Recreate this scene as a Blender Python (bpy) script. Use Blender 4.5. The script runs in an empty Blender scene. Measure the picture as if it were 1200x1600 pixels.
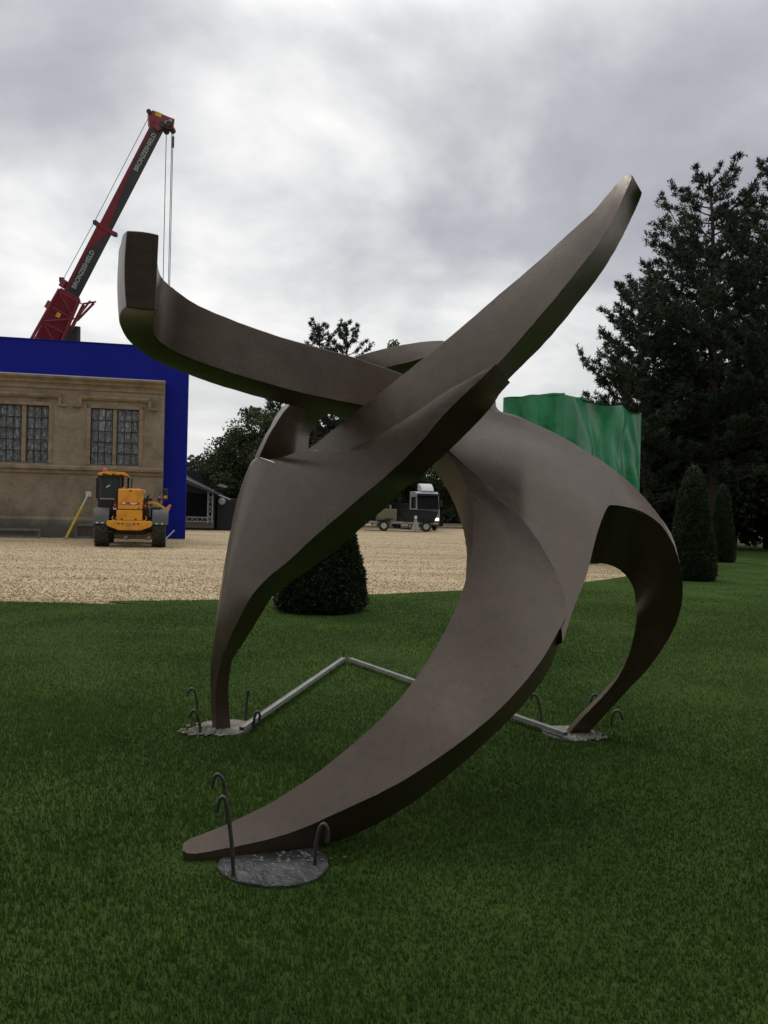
import bpy, bmesh, math, random
import numpy as np
from mathutils import Vector, Matrix

random.seed(7)
S = bpy.context.scene
COL = S.collection
R = math.radians

# ------------------------------------------------------------------ camera
EYE = 1.5
ROLL, PITCH = R(1.4), R(-0.24)
FPX = 1280.0                                   # focal length in pixels of a 1200x1600 frame
FW = Vector((0, math.cos(PITCH), math.sin(PITCH)))
UP0 = Vector((0, -math.sin(PITCH), math.cos(PITCH)))
RT0 = Vector((1, 0, 0))
RT = RT0 * math.cos(ROLL) + UP0 * math.sin(ROLL)
UP = -RT0 * math.sin(ROLL) + UP0 * math.cos(ROLL)
CAM = Vector((0, 0, EYE))
cd = bpy.data.cameras.new('camera')
cam = bpy.data.objects.new('camera', cd)
COL.objects.link(cam)
cam.matrix_world = Matrix(((RT.x, UP.x, -FW.x, CAM.x), (RT.y, UP.y, -FW.y, CAM.y), (RT.z, UP.z, -FW.z, CAM.z), (0, 0, 0, 1)))
cd.sensor_fit = 'VERTICAL'
cd.sensor_height = 36.0
cd.lens = 36.0 * FPX / 1600.0
cd.clip_start = 0.05
cd.clip_end = 3000
S.camera = cam

# ------------------------------------------------------------------ light
SUN_EL, SUN_AZ = R(52), R(-40)                 # azimuth from +Y towards +X: high, ahead and to the left, behind cloud
w = bpy.data.worlds.new('World')
S.world = w
w.use_nodes = True
nt = w.node_tree
nt.nodes.clear()
def N(tree, typ, **kw):
    n = tree.nodes.new(typ)
    for k, v in kw.items():
        if k.startswith('i_'):
            n.inputs[k[2:].replace('_', ' ')].default_value = v
        else:
            setattr(n, k, v)
    return n
def ramp(tree, stops, interp='LINEAR'):
    n = tree.nodes.new('ShaderNodeValToRGB')
    cr = n.color_ramp
    cr.interpolation = interp
    while len(cr.elements) < len(stops):
        cr.elements.new(0.5)
    for e, (p, c) in zip(cr.elements, stops):
        e.position = p
        e.color = (c[0], c[1], c[2], 1)
    return n
L = nt.links.new
wout = N(nt, 'ShaderNodeOutputWorld')
sky = N(nt, 'ShaderNodeTexSky', sky_type='NISHITA', sun_disc=False, sun_elevation=SUN_EL, sun_rotation=SUN_AZ)
bgs = N(nt, 'ShaderNodeBackground'); bgs.inputs[1].default_value = 0.1
L(sky.outputs[0], bgs.inputs[0])
tc = N(nt, 'ShaderNodeTexCoord')
sep = N(nt, 'ShaderNodeSeparateXYZ'); L(tc.outputs['Generated'], sep.inputs[0])
zz = N(nt, 'ShaderNodeMath', operation='MAXIMUM'); L(sep.outputs[2], zz.inputs[0]); zz.inputs[1].default_value = 0.0
za = N(nt, 'ShaderNodeMath', operation='ADD'); L(zz.outputs[0], za.inputs[0]); za.inputs[1].default_value = 0.38
dx = N(nt, 'ShaderNodeMath', operation='DIVIDE'); L(sep.outputs[0], dx.inputs[0]); L(za.outputs[0], dx.inputs[1])
dy = N(nt, 'ShaderNodeMath', operation='DIVIDE'); L(sep.outputs[1], dy.inputs[0]); L(za.outputs[0], dy.inputs[1])
cxy = N(nt, 'ShaderNodeCombineXYZ'); L(dx.outputs[0], cxy.inputs[0]); L(dy.outputs[0], cxy.inputs[1])
cxy.inputs[2].default_value = 42.6
n1 = N(nt, 'ShaderNodeTexNoise', i_Scale=2.1, i_Detail=6.0, i_Roughness=0.53, i_Distortion=0.2)
L(cxy.outputs[0], n1.inputs['Vector'])
cr1 = ramp(nt, [(0.28, (0.36, 0.365, 0.40)), (0.42, (0.465, 0.475, 0.51)), (0.54, (0.66, 0.665, 0.675)), (0.68, (0.97, 0.96, 0.94))])
L(n1.outputs[0], cr1.inputs[0])
# paler, creamier cloud low over the horizon
hz = N(nt, 'ShaderNodeMapRange'); hz.inputs[1].default_value = 0.0; hz.inputs[2].default_value = 0.30
hz.inputs[3].default_value = 0.6; hz.inputs[4].default_value = 0.0
L(zz.outputs[0], hz.inputs[0])
mixh = N(nt, 'ShaderNodeMix', data_type='RGBA'); L(hz.outputs[0], mixh.inputs[0]); L(cr1.outputs[0], mixh.inputs[6])
mixh.inputs[7].default_value = (0.78, 0.785, 0.75, 1)
# overcast sky is brighter towards the zenith than near the horizon
zen = N(nt, 'ShaderNodeMapRange', interpolation_type='SMOOTHSTEP'); zen.inputs[1].default_value = 0.40; zen.inputs[2].default_value = 1.0
zen.inputs[3].default_value = 1.0; zen.inputs[4].default_value = 1.85
L(zz.outputs[0], zen.inputs[0])
zm = N(nt, 'ShaderNodeVectorMath', operation='SCALE'); L(mixh.outputs[2], zm.inputs[0]); L(zen.outputs[0], zm.inputs['Scale'])
bgc = N(nt, 'ShaderNodeBackground'); L(zm.outputs[0], bgc.inputs[0]); bgc.inputs[1].default_value = 1.0
mxs = N(nt, 'ShaderNodeMixShader'); mxs.inputs[0].default_value = 0.95
L(bgs.outputs[0], mxs.inputs[1]); L(bgc.outputs[0], mxs.inputs[2]); L(mxs.outputs[0], wout.inputs[0])

sl = bpy.data.lights.new('sun', 'SUN')
sl.energy = 0.8
sl.angle = R(20)
sl.color = (1.0, 0.96, 0.9)
so = bpy.data.objects.new('sun', sl)
COL.objects.link(so)
sd = Vector((math.sin(SUN_AZ) * math.cos(SUN_EL), math.cos(SUN_AZ) * math.cos(SUN_EL), math.sin(SUN_EL)))
so.rotation_euler = sd.to_track_quat('Z', 'Y').to_euler()
so.location = (0, 0, 30)

S.view_settings.view_transform = 'Standard'
S.view_settings.look = 'None'
S.view_settings.exposure = 0.12
S.view_settings.gamma = 1.0
S.view_settings.use_curve_mapping = False
S.cycles.max_bounces = 5
S.cycles.diffuse_bounces = 3
S.cycles.transparent_max_bounces = 8

# ------------------------------------------------------------------ helpers
def at(u, v, d):
    return CAM + RT * ((u - 600) / FPX * d) + UP * ((800 - v) / FPX * d) + FW * d
def ray(u, v):
    return (RT * ((u - 600) / FPX) + UP * ((800 - v) / FPX) + FW)
def gp(u, v, z=0.0):
    r = ray(u, v)
    return CAM + r * ((z - EYE) / r.z)

def tag(o, label=None, cat=None, group=None, kind=None):
    if label: o['label'] = label
    if cat: o['category'] = cat
    if group: o['group'] = group
    if kind: o['kind'] = kind
    return o
def empty(name, loc, rz=0.0, label=None, cat=None, group=None):
    o = bpy.data.objects.new(name, None)
    COL.objects.link(o)
    o.location = loc
    o.rotation_euler = (0, 0, rz)
    o.empty_display_size = 0.2
    return tag(o, label, cat, group)
def link(name, me, mat, parent=None, loc=None):
    o = bpy.data.objects.new(name, me)
    COL.objects.link(o)
    if mat and not me.materials:
        me.materials.append(mat)
    if parent: o.parent = parent
    if loc is not None: o.location = loc
    return o
def npmesh(name, V, F):
    """V (n,3) array, F (m,k) array of equal-sided faces."""
    V = np.asarray(V, dtype=np.float32); F = np.asarray(F, dtype=np.int32)
    me = bpy.data.meshes.new(name)
    k = F.shape[1]
    me.vertices.add(len(V)); me.vertices.foreach_set('co', V.ravel())
    me.loops.add(F.size); me.loops.foreach_set('vertex_index', F.ravel())
    me.polygons.add(len(F))
    me.polygons.foreach_set('loop_start', np.arange(0, F.size, k, dtype=np.int32))
    me.update(calc_edges=True)
    return me

class MB:
    def __init__(s): s.v = []; s.f = []
    def add(s, vs, fs):
        b = len(s.v)
        s.v += [Vector(p) for p in vs]
        s.f += [tuple(b + i for i in f) for f in fs]
        return s
    def box(s, c, d, rz=0.0, rx=0.0, ry=0.0):
        M = Matrix.Rotation(rz, 3, 'Z') @ Matrix.Rotation(ry, 3, 'Y') @ Matrix.Rotation(rx, 3, 'X')
        c = Vector(c)
        vs = [c + M @ Vector((sx * d[0] / 2, sy * d[1] / 2, sz * d[2] / 2)) for sx in (-1, 1) for sy in (-1, 1) for sz in (-1, 1)]
        return s.add(vs, [(0, 1, 3, 2), (4, 6, 7, 5), (0, 4, 5, 1), (2, 3, 7, 6), (0, 2, 6, 4), (1, 5, 7, 3)])
    def span(s, a, b):
        return s.box([(a[i] + b[i]) / 2 for i in range(3)], [abs(a[i] - b[i]) for i in range(3)])
    def obox(s, c, X, Y, Z):
        c = Vector(c)
        vs = [c + X * sx + Y * sy + Z * sz for sx in (-1, 1) for sy in (-1, 1) for sz in (-1, 1)]
        return s.add(vs, [(0, 1, 3, 2), (4, 6, 7, 5), (0, 4, 5, 1), (2, 3, 7, 6), (0, 2, 6, 4), (1, 5, 7, 3)])
    def tube(s, pts, rad, n=8, cap=True):
        pts = [Vector(p) for p in pts]
        rad = rad if isinstance(rad, (list, tuple)) else [rad] * len(pts)
        vs = []; ref = None
        for i, p in enumerate(pts):
            t = (pts[min(i + 1, len(pts) - 1)] - pts[max(i - 1, 0)])
            if t.length < 1e-9: t = Vector((0, 0, 1))
            t.normalize()
            if ref is None:
                ref = t.orthogonal().normalized()
            else:
                ref = (ref - t * ref.dot(t))
                ref = ref.normalized() if ref.length > 1e-6 else t.orthogonal().normalized()
            b = t.cross(ref)
            for k in range(n):
                a = 2 * math.pi * k / n
                vs.append(p + (ref * math.cos(a) + b * math.sin(a)) * rad[i])
        fs = []
        for i in range(len(pts) - 1):
            for k in range(n):
                fs.append((i * n + k, i * n + (k + 1) % n, (i + 1) * n + (k + 1) % n, (i + 1) * n + k))
        if cap:
            fs.append(tuple(range(n - 1, -1, -1)))
            fs.append(tuple((len(pts) - 1) * n + k for k in range(n)))
        return s.add(vs, fs)
    def lathe(s, prof, c, axis='Z', n=24):
        """prof: list of (r, h)."""
        c = Vector(c); vs = []
        for r, h in prof:
            for k in range(n):
                a = 2 * math.pi * k / n
                if axis == 'Z': p = Vector((r * math.cos(a), r * math.sin(a), h))
                elif axis == 'X': p = Vector((h, r * math.cos(a), r * math.sin(a)))
                else: p = Vector((r * math.sin(a), h, r * math.cos(a)))
                vs.append(c + p)
        fs = []
        for i in range(len(prof) - 1):
            for k in range(n):
                fs.append((i * n + k, i * n + (k + 1) % n, (i + 1) * n + (k + 1) % n, (i + 1) * n + k))
        fs.append(tuple(range(n - 1, -1, -1)))
        fs.append(tuple((len(prof) - 1) * n + k for k in range(n)))
        return s.add(vs, fs)
    def prism(s, poly, y0, y1):
        """poly in (x,z), extruded along y."""
        n = len(poly)
        vs = [Vector((p[0], y0, p[1])) for p in poly] + [Vector((p[0], y1, p[1])) for p in poly]
        fs = [tuple(range(n)), tuple(range(2 * n - 1, n - 1, -1))] + [(i, (i + 1) % n, n + (i + 1) % n, n + i) for i in range(n)]
        return s.add(vs, fs)
    def prismx(s, poly, x0, x1):
        """poly in (y,z), extruded along x."""
        n = len(poly)
        vs = [Vector((x0, p[0], p[1])) for p in poly] + [Vector((x1, p[0], p[1])) for p in poly]
        fs = [tuple(range(n)), tuple(range(2 * n - 1, n - 1, -1))] + [(i, (i + 1) % n, n + (i + 1) % n, n + i) for i in range(n)]
        return s.add(vs, fs)
    def mesh(s, name, smooth=None):
        me = bpy.data.meshes.new(name)
        me.from_pydata([tuple(p) for p in s.v], [], s.f)
        bm = bmesh.new(); bm.from_mesh(me)
        bmesh.ops.recalc_face_normals(bm, faces=bm.faces)
        bm.to_mesh(me); bm.free()
        if smooth is not None:
            me.polygons.foreach_set('use_smooth', [True] * len(me.polygons))
            me.set_sharp_from_angle(angle=R(smooth))
        return me
    def build(s, name, mat, parent=None, smooth=None, bevel=None, loc=None, seg=2):
        o = link(name, s.mesh(name, smooth), mat, parent, loc)
        if bevel:
            m = o.modifiers.new('bevel', 'BEVEL')
            m.width = bevel; m.segments = seg; m.limit_method = 'ANGLE'; m.angle_limit = R(40)
            m.harden_normals = smooth is not None
        return o

# ------------------------------------------------------------------ materials
def mat(name, base, rough=0.7, metal=0.0, var=0.0, vscale=4.0, base2=None, bump=0.0, bscale=40.0, spec=0.5, det=6.0,
        lo=0.35, hi=0.65, coords='Object', stretch=None, rvar=0.0):
    m = bpy.data.materials.new(name); m.use_nodes = True
    t = m.node_tree; b = t.nodes['Principled BSDF']
    b.inputs['Roughness'].default_value = rough
    b.inputs['Metallic'].default_value = metal
    b.inputs['Specular IOR Level'].default_value = spec
    b.inputs['Base Color'].default_value = (*base, 1)
    c = N(t, 'ShaderNodeTexCoord').outputs[coords]
    if stretch:
        mp = N(t, 'ShaderNodeMapping'); mp.inputs['Scale'].default_value = stretch
        t.links.new(c, mp.inputs[0]); c = mp.outputs[0]
    if base2 is None and var > 0:
        base2 = tuple(min(1, x * (1 + var)) for x in base); base = tuple(x * (1 - var) for x in base)
    if base2 is not None:
        n = N(t, 'ShaderNodeTexNoise', i_Scale=vscale, i_Detail=det, i_Roughness=0.62)
        t.links.new(c, n.inputs['Vector'])
        r = ramp(t, [(lo, base), (hi, base2)])
        t.links.new(n.outputs[0], r.inputs[0]); t.links.new(r.outputs[0], b.inputs['Base Color'])
        if rvar:
            mr = N(t, 'ShaderNodeMapRange'); mr.inputs[3].default_value = rough - rvar; mr.inputs[4].default_value = rough + rvar
            t.links.new(n.outputs[0], mr.inputs[0]); t.links.new(mr.outputs[0], b.inputs['Roughness'])
    if bump:
        n2 = N(t, 'ShaderNodeTexNoise', i_Scale=bscale, i_Detail=4.0, i_Roughness=0.6)
        t.links.new(c, n2.inputs['Vector'])
        bp = N(t, 'ShaderNodeBump'); bp.inputs['Strength'].default_value = bump; bp.inputs['Distance'].default_value = 0.02
        t.links.new(n2.outputs[0], bp.inputs['Height']); t.links.new(bp.outputs[0], b.inputs['Normal'])
    return m

def leafmat(name, a, b_, scale=1.2, trans=0.25):
    m = bpy.data.materials.new(name); m.use_nodes = True
    t = m.node_tree; p = t.nodes['Principled BSDF']
    p.inputs['Roughness'].default_value = 0.6
    p.inputs['Specular IOR Level'].default_value = 0.25
    c = N(t, 'ShaderNodeTexCoord')
    n = N(t, 'ShaderNodeTexNoise', i_Scale=scale, i_Detail=5.0, i_Roughness=0.7)
    t.links.new(c.outputs['Object'], n.inputs['Vector'])
    r = ramp(t, [(0.33, a), (0.68, b_)])
    t.links.new(n.outputs[0], r.inputs[0]); t.links.new(r.outputs[0], p.inputs['Base Color'])
    if trans:
        tr = N(t, 'ShaderNodeBsdfTranslucent'); t.links.new(r.outputs[0], tr.inputs[0])
        mx = N(t, 'ShaderNodeMixShader'); mx.inputs[0].default_value = trans
        t.links.new(p.outputs[0], mx.inputs[1]); t.links.new(tr.outputs[0], mx.inputs[2])
        t.links.new(mx.outputs[0], t.nodes['Material Output'].inputs[0])
    return m

def bronze_material():
    m = bpy.data.materials.new('weathered_bronze'); m.use_nodes = True
    t = m.node_tree; b = t.nodes['Principled BSDF']; lk = t.links.new
    c = N(t, 'ShaderNodeTexCoord').outputs['Object']
    n1 = N(t, 'ShaderNodeTexNoise', i_Scale=1.6, i_Detail=8.0, i_Roughness=0.62, i_Distortion=0.6); lk(c, n1.inputs['Vector'])
    r1 = ramp(t, [(0.3, (0.050, 0.030, 0.017)), (0.50, (0.071, 0.046, 0.028)), (0.70, (0.102, 0.070, 0.046))]); lk(n1.outputs[0], r1.inputs[0])
    n2 = N(t, 'ShaderNodeTexNoise', i_Scale=14.0, i_Detail=6.0, i_Roughness=0.7); lk(c, n2.inputs['Vector'])
    r2 = ramp(t, [(0.34, (0.80, 0.80, 0.80)), (0.66, (1.16, 1.15, 1.14))]); lk(n2.outputs[0], r2.inputs[0])
    mu = N(t, 'ShaderNodeMix', data_type='RGBA', blend_type='MULTIPLY'); mu.inputs[0].default_value = 1.0
    lk(r1.outputs[0], mu.inputs[6]); lk(r2.outputs[0], mu.inputs[7])
    # small dark pits in the casting
    vo = N(t, 'ShaderNodeTexVoronoi', i_Scale=34.0, i_Randomness=1.0); lk(c, vo.inputs['Vector'])
    n3 = N(t, 'ShaderNodeTexNoise', i_Scale=3.0, i_Detail=3.0); lk(c, n3.inputs['Vector'])
    pr = ramp(t, [(0.47, (0, 0, 0)), (0.70, (0.17, 0.17, 0.17))]); lk(n3.outputs[0], pr.inputs[0])
    pit = N(t, 'ShaderNodeMath', operation='LESS_THAN'); lk(vo.outputs['Distance'], pit.inputs[0]); lk(pr.outputs[0], pit.inputs[1])
    pm = N(t, 'ShaderNodeMix', data_type='RGBA'); lk(pit.outputs[0], pm.inputs[0]); lk(mu.outputs[2], pm.inputs[6]); pm.inputs[7].default_value = (0.040, 0.026, 0.017, 1)
    lk(pm.outputs[2], b.inputs['Base Color'])
    rr = N(t, 'ShaderNodeMapRange'); rr.inputs[3].default_value = 0.26; rr.inputs[4].default_value = 0.46; lk(n1.outputs[0], rr.inputs[0])
    rp_ = N(t, 'ShaderNodeMath', operation='MULTIPLY_ADD'); lk(pit.outputs[0], rp_.inputs[0]); rp_.inputs[1].default_value = 0.4; lk(rr.outputs[0], rp_.inputs[2])
    lk(rp_.outputs[0], b.inputs['Roughness'])
    b.inputs['Specular Tint'].default_value = (1.0, 0.93, 0.84, 1)
    b.inputs['Metallic'].default_value = 0.2
    b.inputs['Specular IOR Level'].default_value = 0.85
    n4 = N(t, 'ShaderNodeTexNoise', i_Scale=60.0, i_Detail=5.0, i_Roughness=0.65); lk(c, n4.inputs['Vector'])
    sub = N(t, 'ShaderNodeMath', operation='SUBTRACT'); lk(n4.outputs[0], sub.inputs[0]); lk(pit.outputs[0], sub.inputs[1])
    bp = N(t, 'ShaderNodeBump'); bp.inputs['Strength'].default_value = 0.14; bp.inputs['Distance'].default_value = 0.005
    lk(sub.outputs[0], bp.inputs['Height'])
    n5 = N(t, 'ShaderNodeTexNoise', i_Scale=4.0, i_Detail=3.0); lk(c, n5.inputs['Vector'])
    bp2 = N(t, 'ShaderNodeBump'); bp2.inputs['Strength'].default_value = 0.08; bp2.inputs['Distance'].default_value = 0.03
    lk(n5.outputs[0], bp2.inputs['Height']); lk(bp2.outputs[0], bp.inputs['Normal'])
    lk(bp.outputs[0], b.inputs['Normal'])
    return m

def gravel_material():
    m = bpy.data.materials.new('gravel'); m.use_nodes = True
    t = m.node_tree; b = t.nodes['Principled BSDF']; lk = t.links.new
    c = N(t, 'ShaderNodeTexCoord').outputs['Object']
    vo = N(t, 'ShaderNodeTexVoronoi', i_Scale=30.0); lk(c, vo.inputs['Vector'])
    r = ramp(t, [(0.0, (0.29, 0.195, 0.095)), (0.35, (0.48, 0.36, 0.195)), (0.7, (0.61, 0.475, 0.285)), (1.0, (0.74, 0.62, 0.42))])
    sp = N(t, 'ShaderNodeSeparateColor'); lk(vo.outputs['Color'], sp.inputs[0]); lk(sp.outputs[0], r.inputs[0])
    mp = N(t, 'ShaderNodeMapping'); mp.inputs['Scale'].default_value = (0.12, 0.7, 1); mp.inputs['Rotation'].default_value = (0, 0, 0.06); lk(c, mp.inputs[0])
    n = N(t, 'ShaderNodeTexNoise', i_Scale=1.3, i_Detail=6.0, i_Roughness=0.6); lk(mp.outputs[0], n.inputs['Vector'])
    r2 = ramp(t, [(0.36, (0.76, 0.74, 0.71)), (0.5, (0.93, 0.92, 0.9)), (0.64, (1.03, 1.02, 1.0))]); lk(n.outputs[0], r2.inputs[0])
    mu = N(t, 'ShaderNodeMix', data_type='RGBA', blend_type='MULTIPLY'); mu.inputs[0].default_value = 1.0
    lk(r.outputs[0], mu.inputs[6]); lk(r2.outputs[0], mu.inputs[7]); lk(mu.outputs[2], b.inputs['Base Color'])
    b.inputs['Roughness'].default_value = 0.85
    bp = N(t, 'ShaderNodeBump'); bp.inputs['Strength'].default_value = 0.8; bp.inputs['Distance'].default_value = 0.03
    lk(vo.outputs['Distance'], bp.inputs['Height']); lk(bp.outputs[0], b.inputs['Normal'])
    return m

def stone_material():
    m = bpy.data.materials.new('weathered_stone'); m.use_nodes = True
    t = m.node_tree; b = t.nodes['Principled BSDF']; lk = t.links.new
    c = N(t, 'ShaderNodeTexCoord').outputs['Object']
    n = N(t, 'ShaderNodeTexNoise', i_Scale=0.75, i_Detail=9.0, i_Roughness=0.65, i_Distortion=0.4); lk(c, n.inputs['Vector'])
    r = ramp(t, [(0.32, (0.150, 0.122, 0.088)), (0.46, (0.240, 0.192, 0.132)), (0.66, (0.310, 0.254, 0.180))]); lk(n.outputs[0], r.inputs[0])
    n2 = N(t, 'ShaderNodeTexNoise', i_Scale=7.0, i_Detail=6.0, i_Roughness=0.7); lk(c, n2.inputs['Vector'])
    r2 = ramp(t, [(0.35, (0.8, 0.8, 0.8)), (0.7, (1.1, 1.1, 1.1))]); lk(n2.outputs[0], r2.inputs[0])
    mu = N(t, 'ShaderNodeMix', data_type='RGBA', blend_type='MULTIPLY'); mu.inputs[0].default_value = 1.0
    lk(r.outputs[0], mu.inputs[6]); lk(r2.outputs[0], mu.inputs[7])
    # uneven darker band at the foot of the scenery wall
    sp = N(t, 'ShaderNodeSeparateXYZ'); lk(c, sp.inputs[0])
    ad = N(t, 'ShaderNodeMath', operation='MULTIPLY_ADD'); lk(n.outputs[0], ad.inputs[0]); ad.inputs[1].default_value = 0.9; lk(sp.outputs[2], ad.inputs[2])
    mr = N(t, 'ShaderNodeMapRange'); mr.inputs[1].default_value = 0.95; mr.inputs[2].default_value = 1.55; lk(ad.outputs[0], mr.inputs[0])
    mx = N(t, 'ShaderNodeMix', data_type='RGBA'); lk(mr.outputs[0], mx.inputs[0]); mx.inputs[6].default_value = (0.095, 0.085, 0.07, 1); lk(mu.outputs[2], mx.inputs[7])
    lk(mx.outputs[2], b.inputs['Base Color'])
    b.inputs['Roughness'].default_value = 0.9
    bp = N(t, 'ShaderNodeBump'); bp.inputs['Strength'].default_value = 0.5; bp.inputs['Distance'].default_value = 0.02
    lk(n2.outputs[0], bp.inputs['Height']); lk(bp.outputs[0], b.inputs['Normal'])
    return m

M = {}
M['bronze'] = bronze_material()
M['gravel'] = gravel_material()
M['stone'] = stone_material()
M['trim'] = mat('carved_stone', (0.18, 0.135, 0.085), 0.9, base2=(0.30, 0.23, 0.148), vscale=2.5, bump=0.4, bscale=20)
M['lawn'] = mat('lawn_soil', (0.033, 0.067, 0.011), 0.95, base2=(0.058, 0.100, 0.018), vscale=0.9, bump=1.0, bscale=45, spec=0.1, det=8)
M['earth'] = mat('woodland_earth', (0.05, 0.04, 0.026), 0.95, base2=(0.10, 0.085, 0.055), vscale=0.4, bump=0.6, bscale=6, spec=0.1)
M['blue'] = mat('blue_screen_cloth', (0.004, 0.009, 0.205), 0.75, base2=(0.005, 0.011, 0.235), vscale=0.35, spec=0.2, bump=0.1, bscale=3)
M['blueframe'] = mat('blue_timber_edge', (0.004, 0.009, 0.18), 0.7, spec=0.2)
M['white_edge'] = mat('pale_capping', (0.5, 0.48, 0.44), 0.8, var=0.1)
M['pane'] = mat('leaded_glass', (0.07, 0.085, 0.10), 0.12, spec=0.6, var=0.2, vscale=9, bump=0.15, bscale=6)
M['lead'] = mat('window_lead', (0.02, 0.022, 0.025), 0.6)
M['yellow'] = mat('yellow_paint', (0.50, 0.36, 0.02), 0.5, var=0.15, vscale=3)
M['machine'] = mat('machine_yellow', (0.44, 0.20, 0.03), 0.5, base2=(0.74, 0.32, 0.022), vscale=2.6, rvar=0.12, lo=0.26, hi=0.5)
M['black'] = mat('black_plastic', (0.014, 0.015, 0.015), 0.5, var=0.2)
M['fender'] = mat('grey_rubber_fender', (0.075, 0.08, 0.07), 0.75, var=0.2, vscale=8)
M['rubber'] = mat('dusty_tyre_rubber', (0.026, 0.026, 0.023), 0.9, base2=(0.055, 0.052, 0.042), vscale=8, bump=0.4, bscale=30)
M['glass'] = mat('tinted_cab_glass', (0.045, 0.06, 0.058), 0.06, spec=0.7)
M['darkglass'] = mat('dark_lorry_glass', (0.012, 0.015, 0.017), 0.15, spec=0.35)
M['redlamp'] = mat('red_lamp_lens', (0.22, 0.012, 0.008), 0.3)
M['amber'] = mat('orange_beacon', (0.50, 0.10, 0.02), 0.3)
M['white'] = mat('white_paint', (0.72, 0.73, 0.72), 0.45, var=0.06)
M['red_sticker'] = mat('red_decal', (0.42, 0.05, 0.03), 0.5)
M['chrome'] = mat('mirror_steel', (0.6, 0.62, 0.63), 0.25, metal=0.9)
M['galv'] = mat('galvanised_steel', (0.30, 0.30, 0.285), 0.55, metal=0.3, var=0.18, vscale=12, bump=0.15)
M['rebar'] = mat('bent_steel_bar', (0.07, 0.07, 0.068), 0.45, metal=0.6, base2=(0.13, 0.128, 0.12), vscale=20, bump=0.3, bscale=90)
M['rust'] = mat('rusty_stake', (0.13, 0.075, 0.045), 0.8, var=0.3, vscale=20)
M['concrete'] = mat('damp_concrete', (0.030, 0.032, 0.034), 0.38, base2=(0.095, 0.092, 0.086), vscale=7, bump=0.6, bscale=25, rvar=0.12, lo=0.42, hi=0.7)
M['sandcrete'] = mat('sandy_concrete', (0.13, 0.122, 0.10), 0.9, base2=(0.29, 0.27, 0.22), vscale=9, bump=0.8, bscale=30)
M['boomred'] = mat('crane_red', (0.155, 0.010, 0.018), 0.5, base2=(0.20, 0.014, 0.024), vscale=1.5, rvar=0.1)
M['boomgrey'] = mat('boom_charcoal', (0.032, 0.033, 0.036), 0.5, var=0.15, vscale=1.5)
M['decal'] = mat('white_lettering', (0.36, 0.36, 0.36), 0.6)
M['rope'] = mat('wire_rope', (0.05, 0.05, 0.052), 0.6, metal=0.3)
M['tarp'] = mat('green_tarpaulin', (0.006, 0.145, 0.050), 0.30, base2=(0.012, 0.245, 0.090), vscale=1.1, spec=0.5, bump=0.8, bscale=2.6, rvar=0.08)
M['stageblack'] = mat('stage_black_cloth', (0.012, 0.014, 0.015), 0.75, var=0.2)
M['stageroof'] = mat('stage_roof_vinyl', (0.03, 0.034, 0.04), 0.6, var=0.15)
M['alu'] = mat('truss_aluminium', (0.30, 0.31, 0.32), 0.4, metal=0.6, var=0.1)
M['khaki'] = mat('khaki_canopy_paint', (0.17, 0.16, 0.10), 0.6, var=0.12)
M['bark'] = mat('pine_bark', (0.035, 0.026, 0.020), 0.95, base2=(0.075, 0.055, 0.042), vscale=3, bump=0.7, bscale=12, stretch=(1, 1, 0.25))
M['greybark'] = mat('grey_bark', (0.05, 0.045, 0.038), 0.95, var=0.3, vscale=3, bump=0.6, bscale=12)
M['pine'] = leafmat('pine_needles', (0.018, 0.030, 0.018), (0.036, 0.052, 0.026), 0.8, 0.08)
M['pine2'] = leafmat('far_pine_needles', (0.024, 0.038, 0.024), (0.048, 0.066, 0.036), 0.8, 0.1)
M['leaf'] = leafmat('broad_leaves', (0.022, 0.036, 0.012), (0.058, 0.080, 0.026), 0.7, 0.25)
M['leafpale'] = leafmat('pale_birch_leaves', (0.05, 0.075, 0.025), (0.10, 0.13, 0.05), 0.7, 0.3)
M['yew'] = leafmat('clipped_yew', (0.012, 0.022, 0.009), (0.042, 0.064, 0.022), 5.0, 0.08)
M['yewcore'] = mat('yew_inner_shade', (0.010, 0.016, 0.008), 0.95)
M['under'] = leafmat('woodland_understorey', (0.016, 0.026, 0.012), (0.036, 0.048, 0.022), 0.5, 0.1)
M['grass'] = leafmat('grass_blades', (0.033, 0.069, 0.010), (0.064, 0.109, 0.019), 0.45, 0.5)

# ------------------------------------------------------------------ ground
def sheet(name, poly, z, m, kind='structure', thick=0.0):
    b = MB(); n = len(poly)
    vs = [(p[0], p[1], z) for p in poly]; fs = [tuple(range(n))]
    if thick:
        vs += [(p[0], p[1], z - thick) for p in poly]
        fs += [(i, n + i, n + (i + 1) % n, (i + 1) % n) for i in range(n)]
    b.add(vs, fs)
    o = b.build(name, m)
    tag(o, kind=kind)
    return o
sheet('ground', [(-500, -80), (500, -80), (500, 700), (-500, 700)], -0.03, M['earth'])
def smooth_line(pts, k=8):
    out = []
    P = [Vector((p[0], p[1], 0)) for p in pts]
    for i in range(len(P) - 1):
        p0, p1, p2, p3 = P[max(i - 1, 0)], P[i], P[i + 1], P[min(i + 2, len(P) - 1)]
        for j in range(k):
            t = j / k
            out.append(0.5 * ((2 * p1) + (p2 - p0) * t + (2 * p0 - 5 * p1 + 4 * p2 - p3) * t * t + (3 * p1 - p0 - 3 * p2 + p3) * t ** 3))
    out.append(P[-1])
    return [(p.x, p.y) for p in out]
edge = [(-60, 12.9), (-25, 12.4)] + [tuple(gp(u, v)[:2]) for u, v in ((0, 940), (180, 939), (340, 937), (480, 933), (600, 928), (725, 922), (810, 916), (890, 911), (940, 906), (985, 899), (1018, 889))] + [(8.6, 26.0), (9.6, 34.0), (12, 48.0)]
lawn_edge = smooth_line(edge)
rs = random.Random(3)
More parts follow.
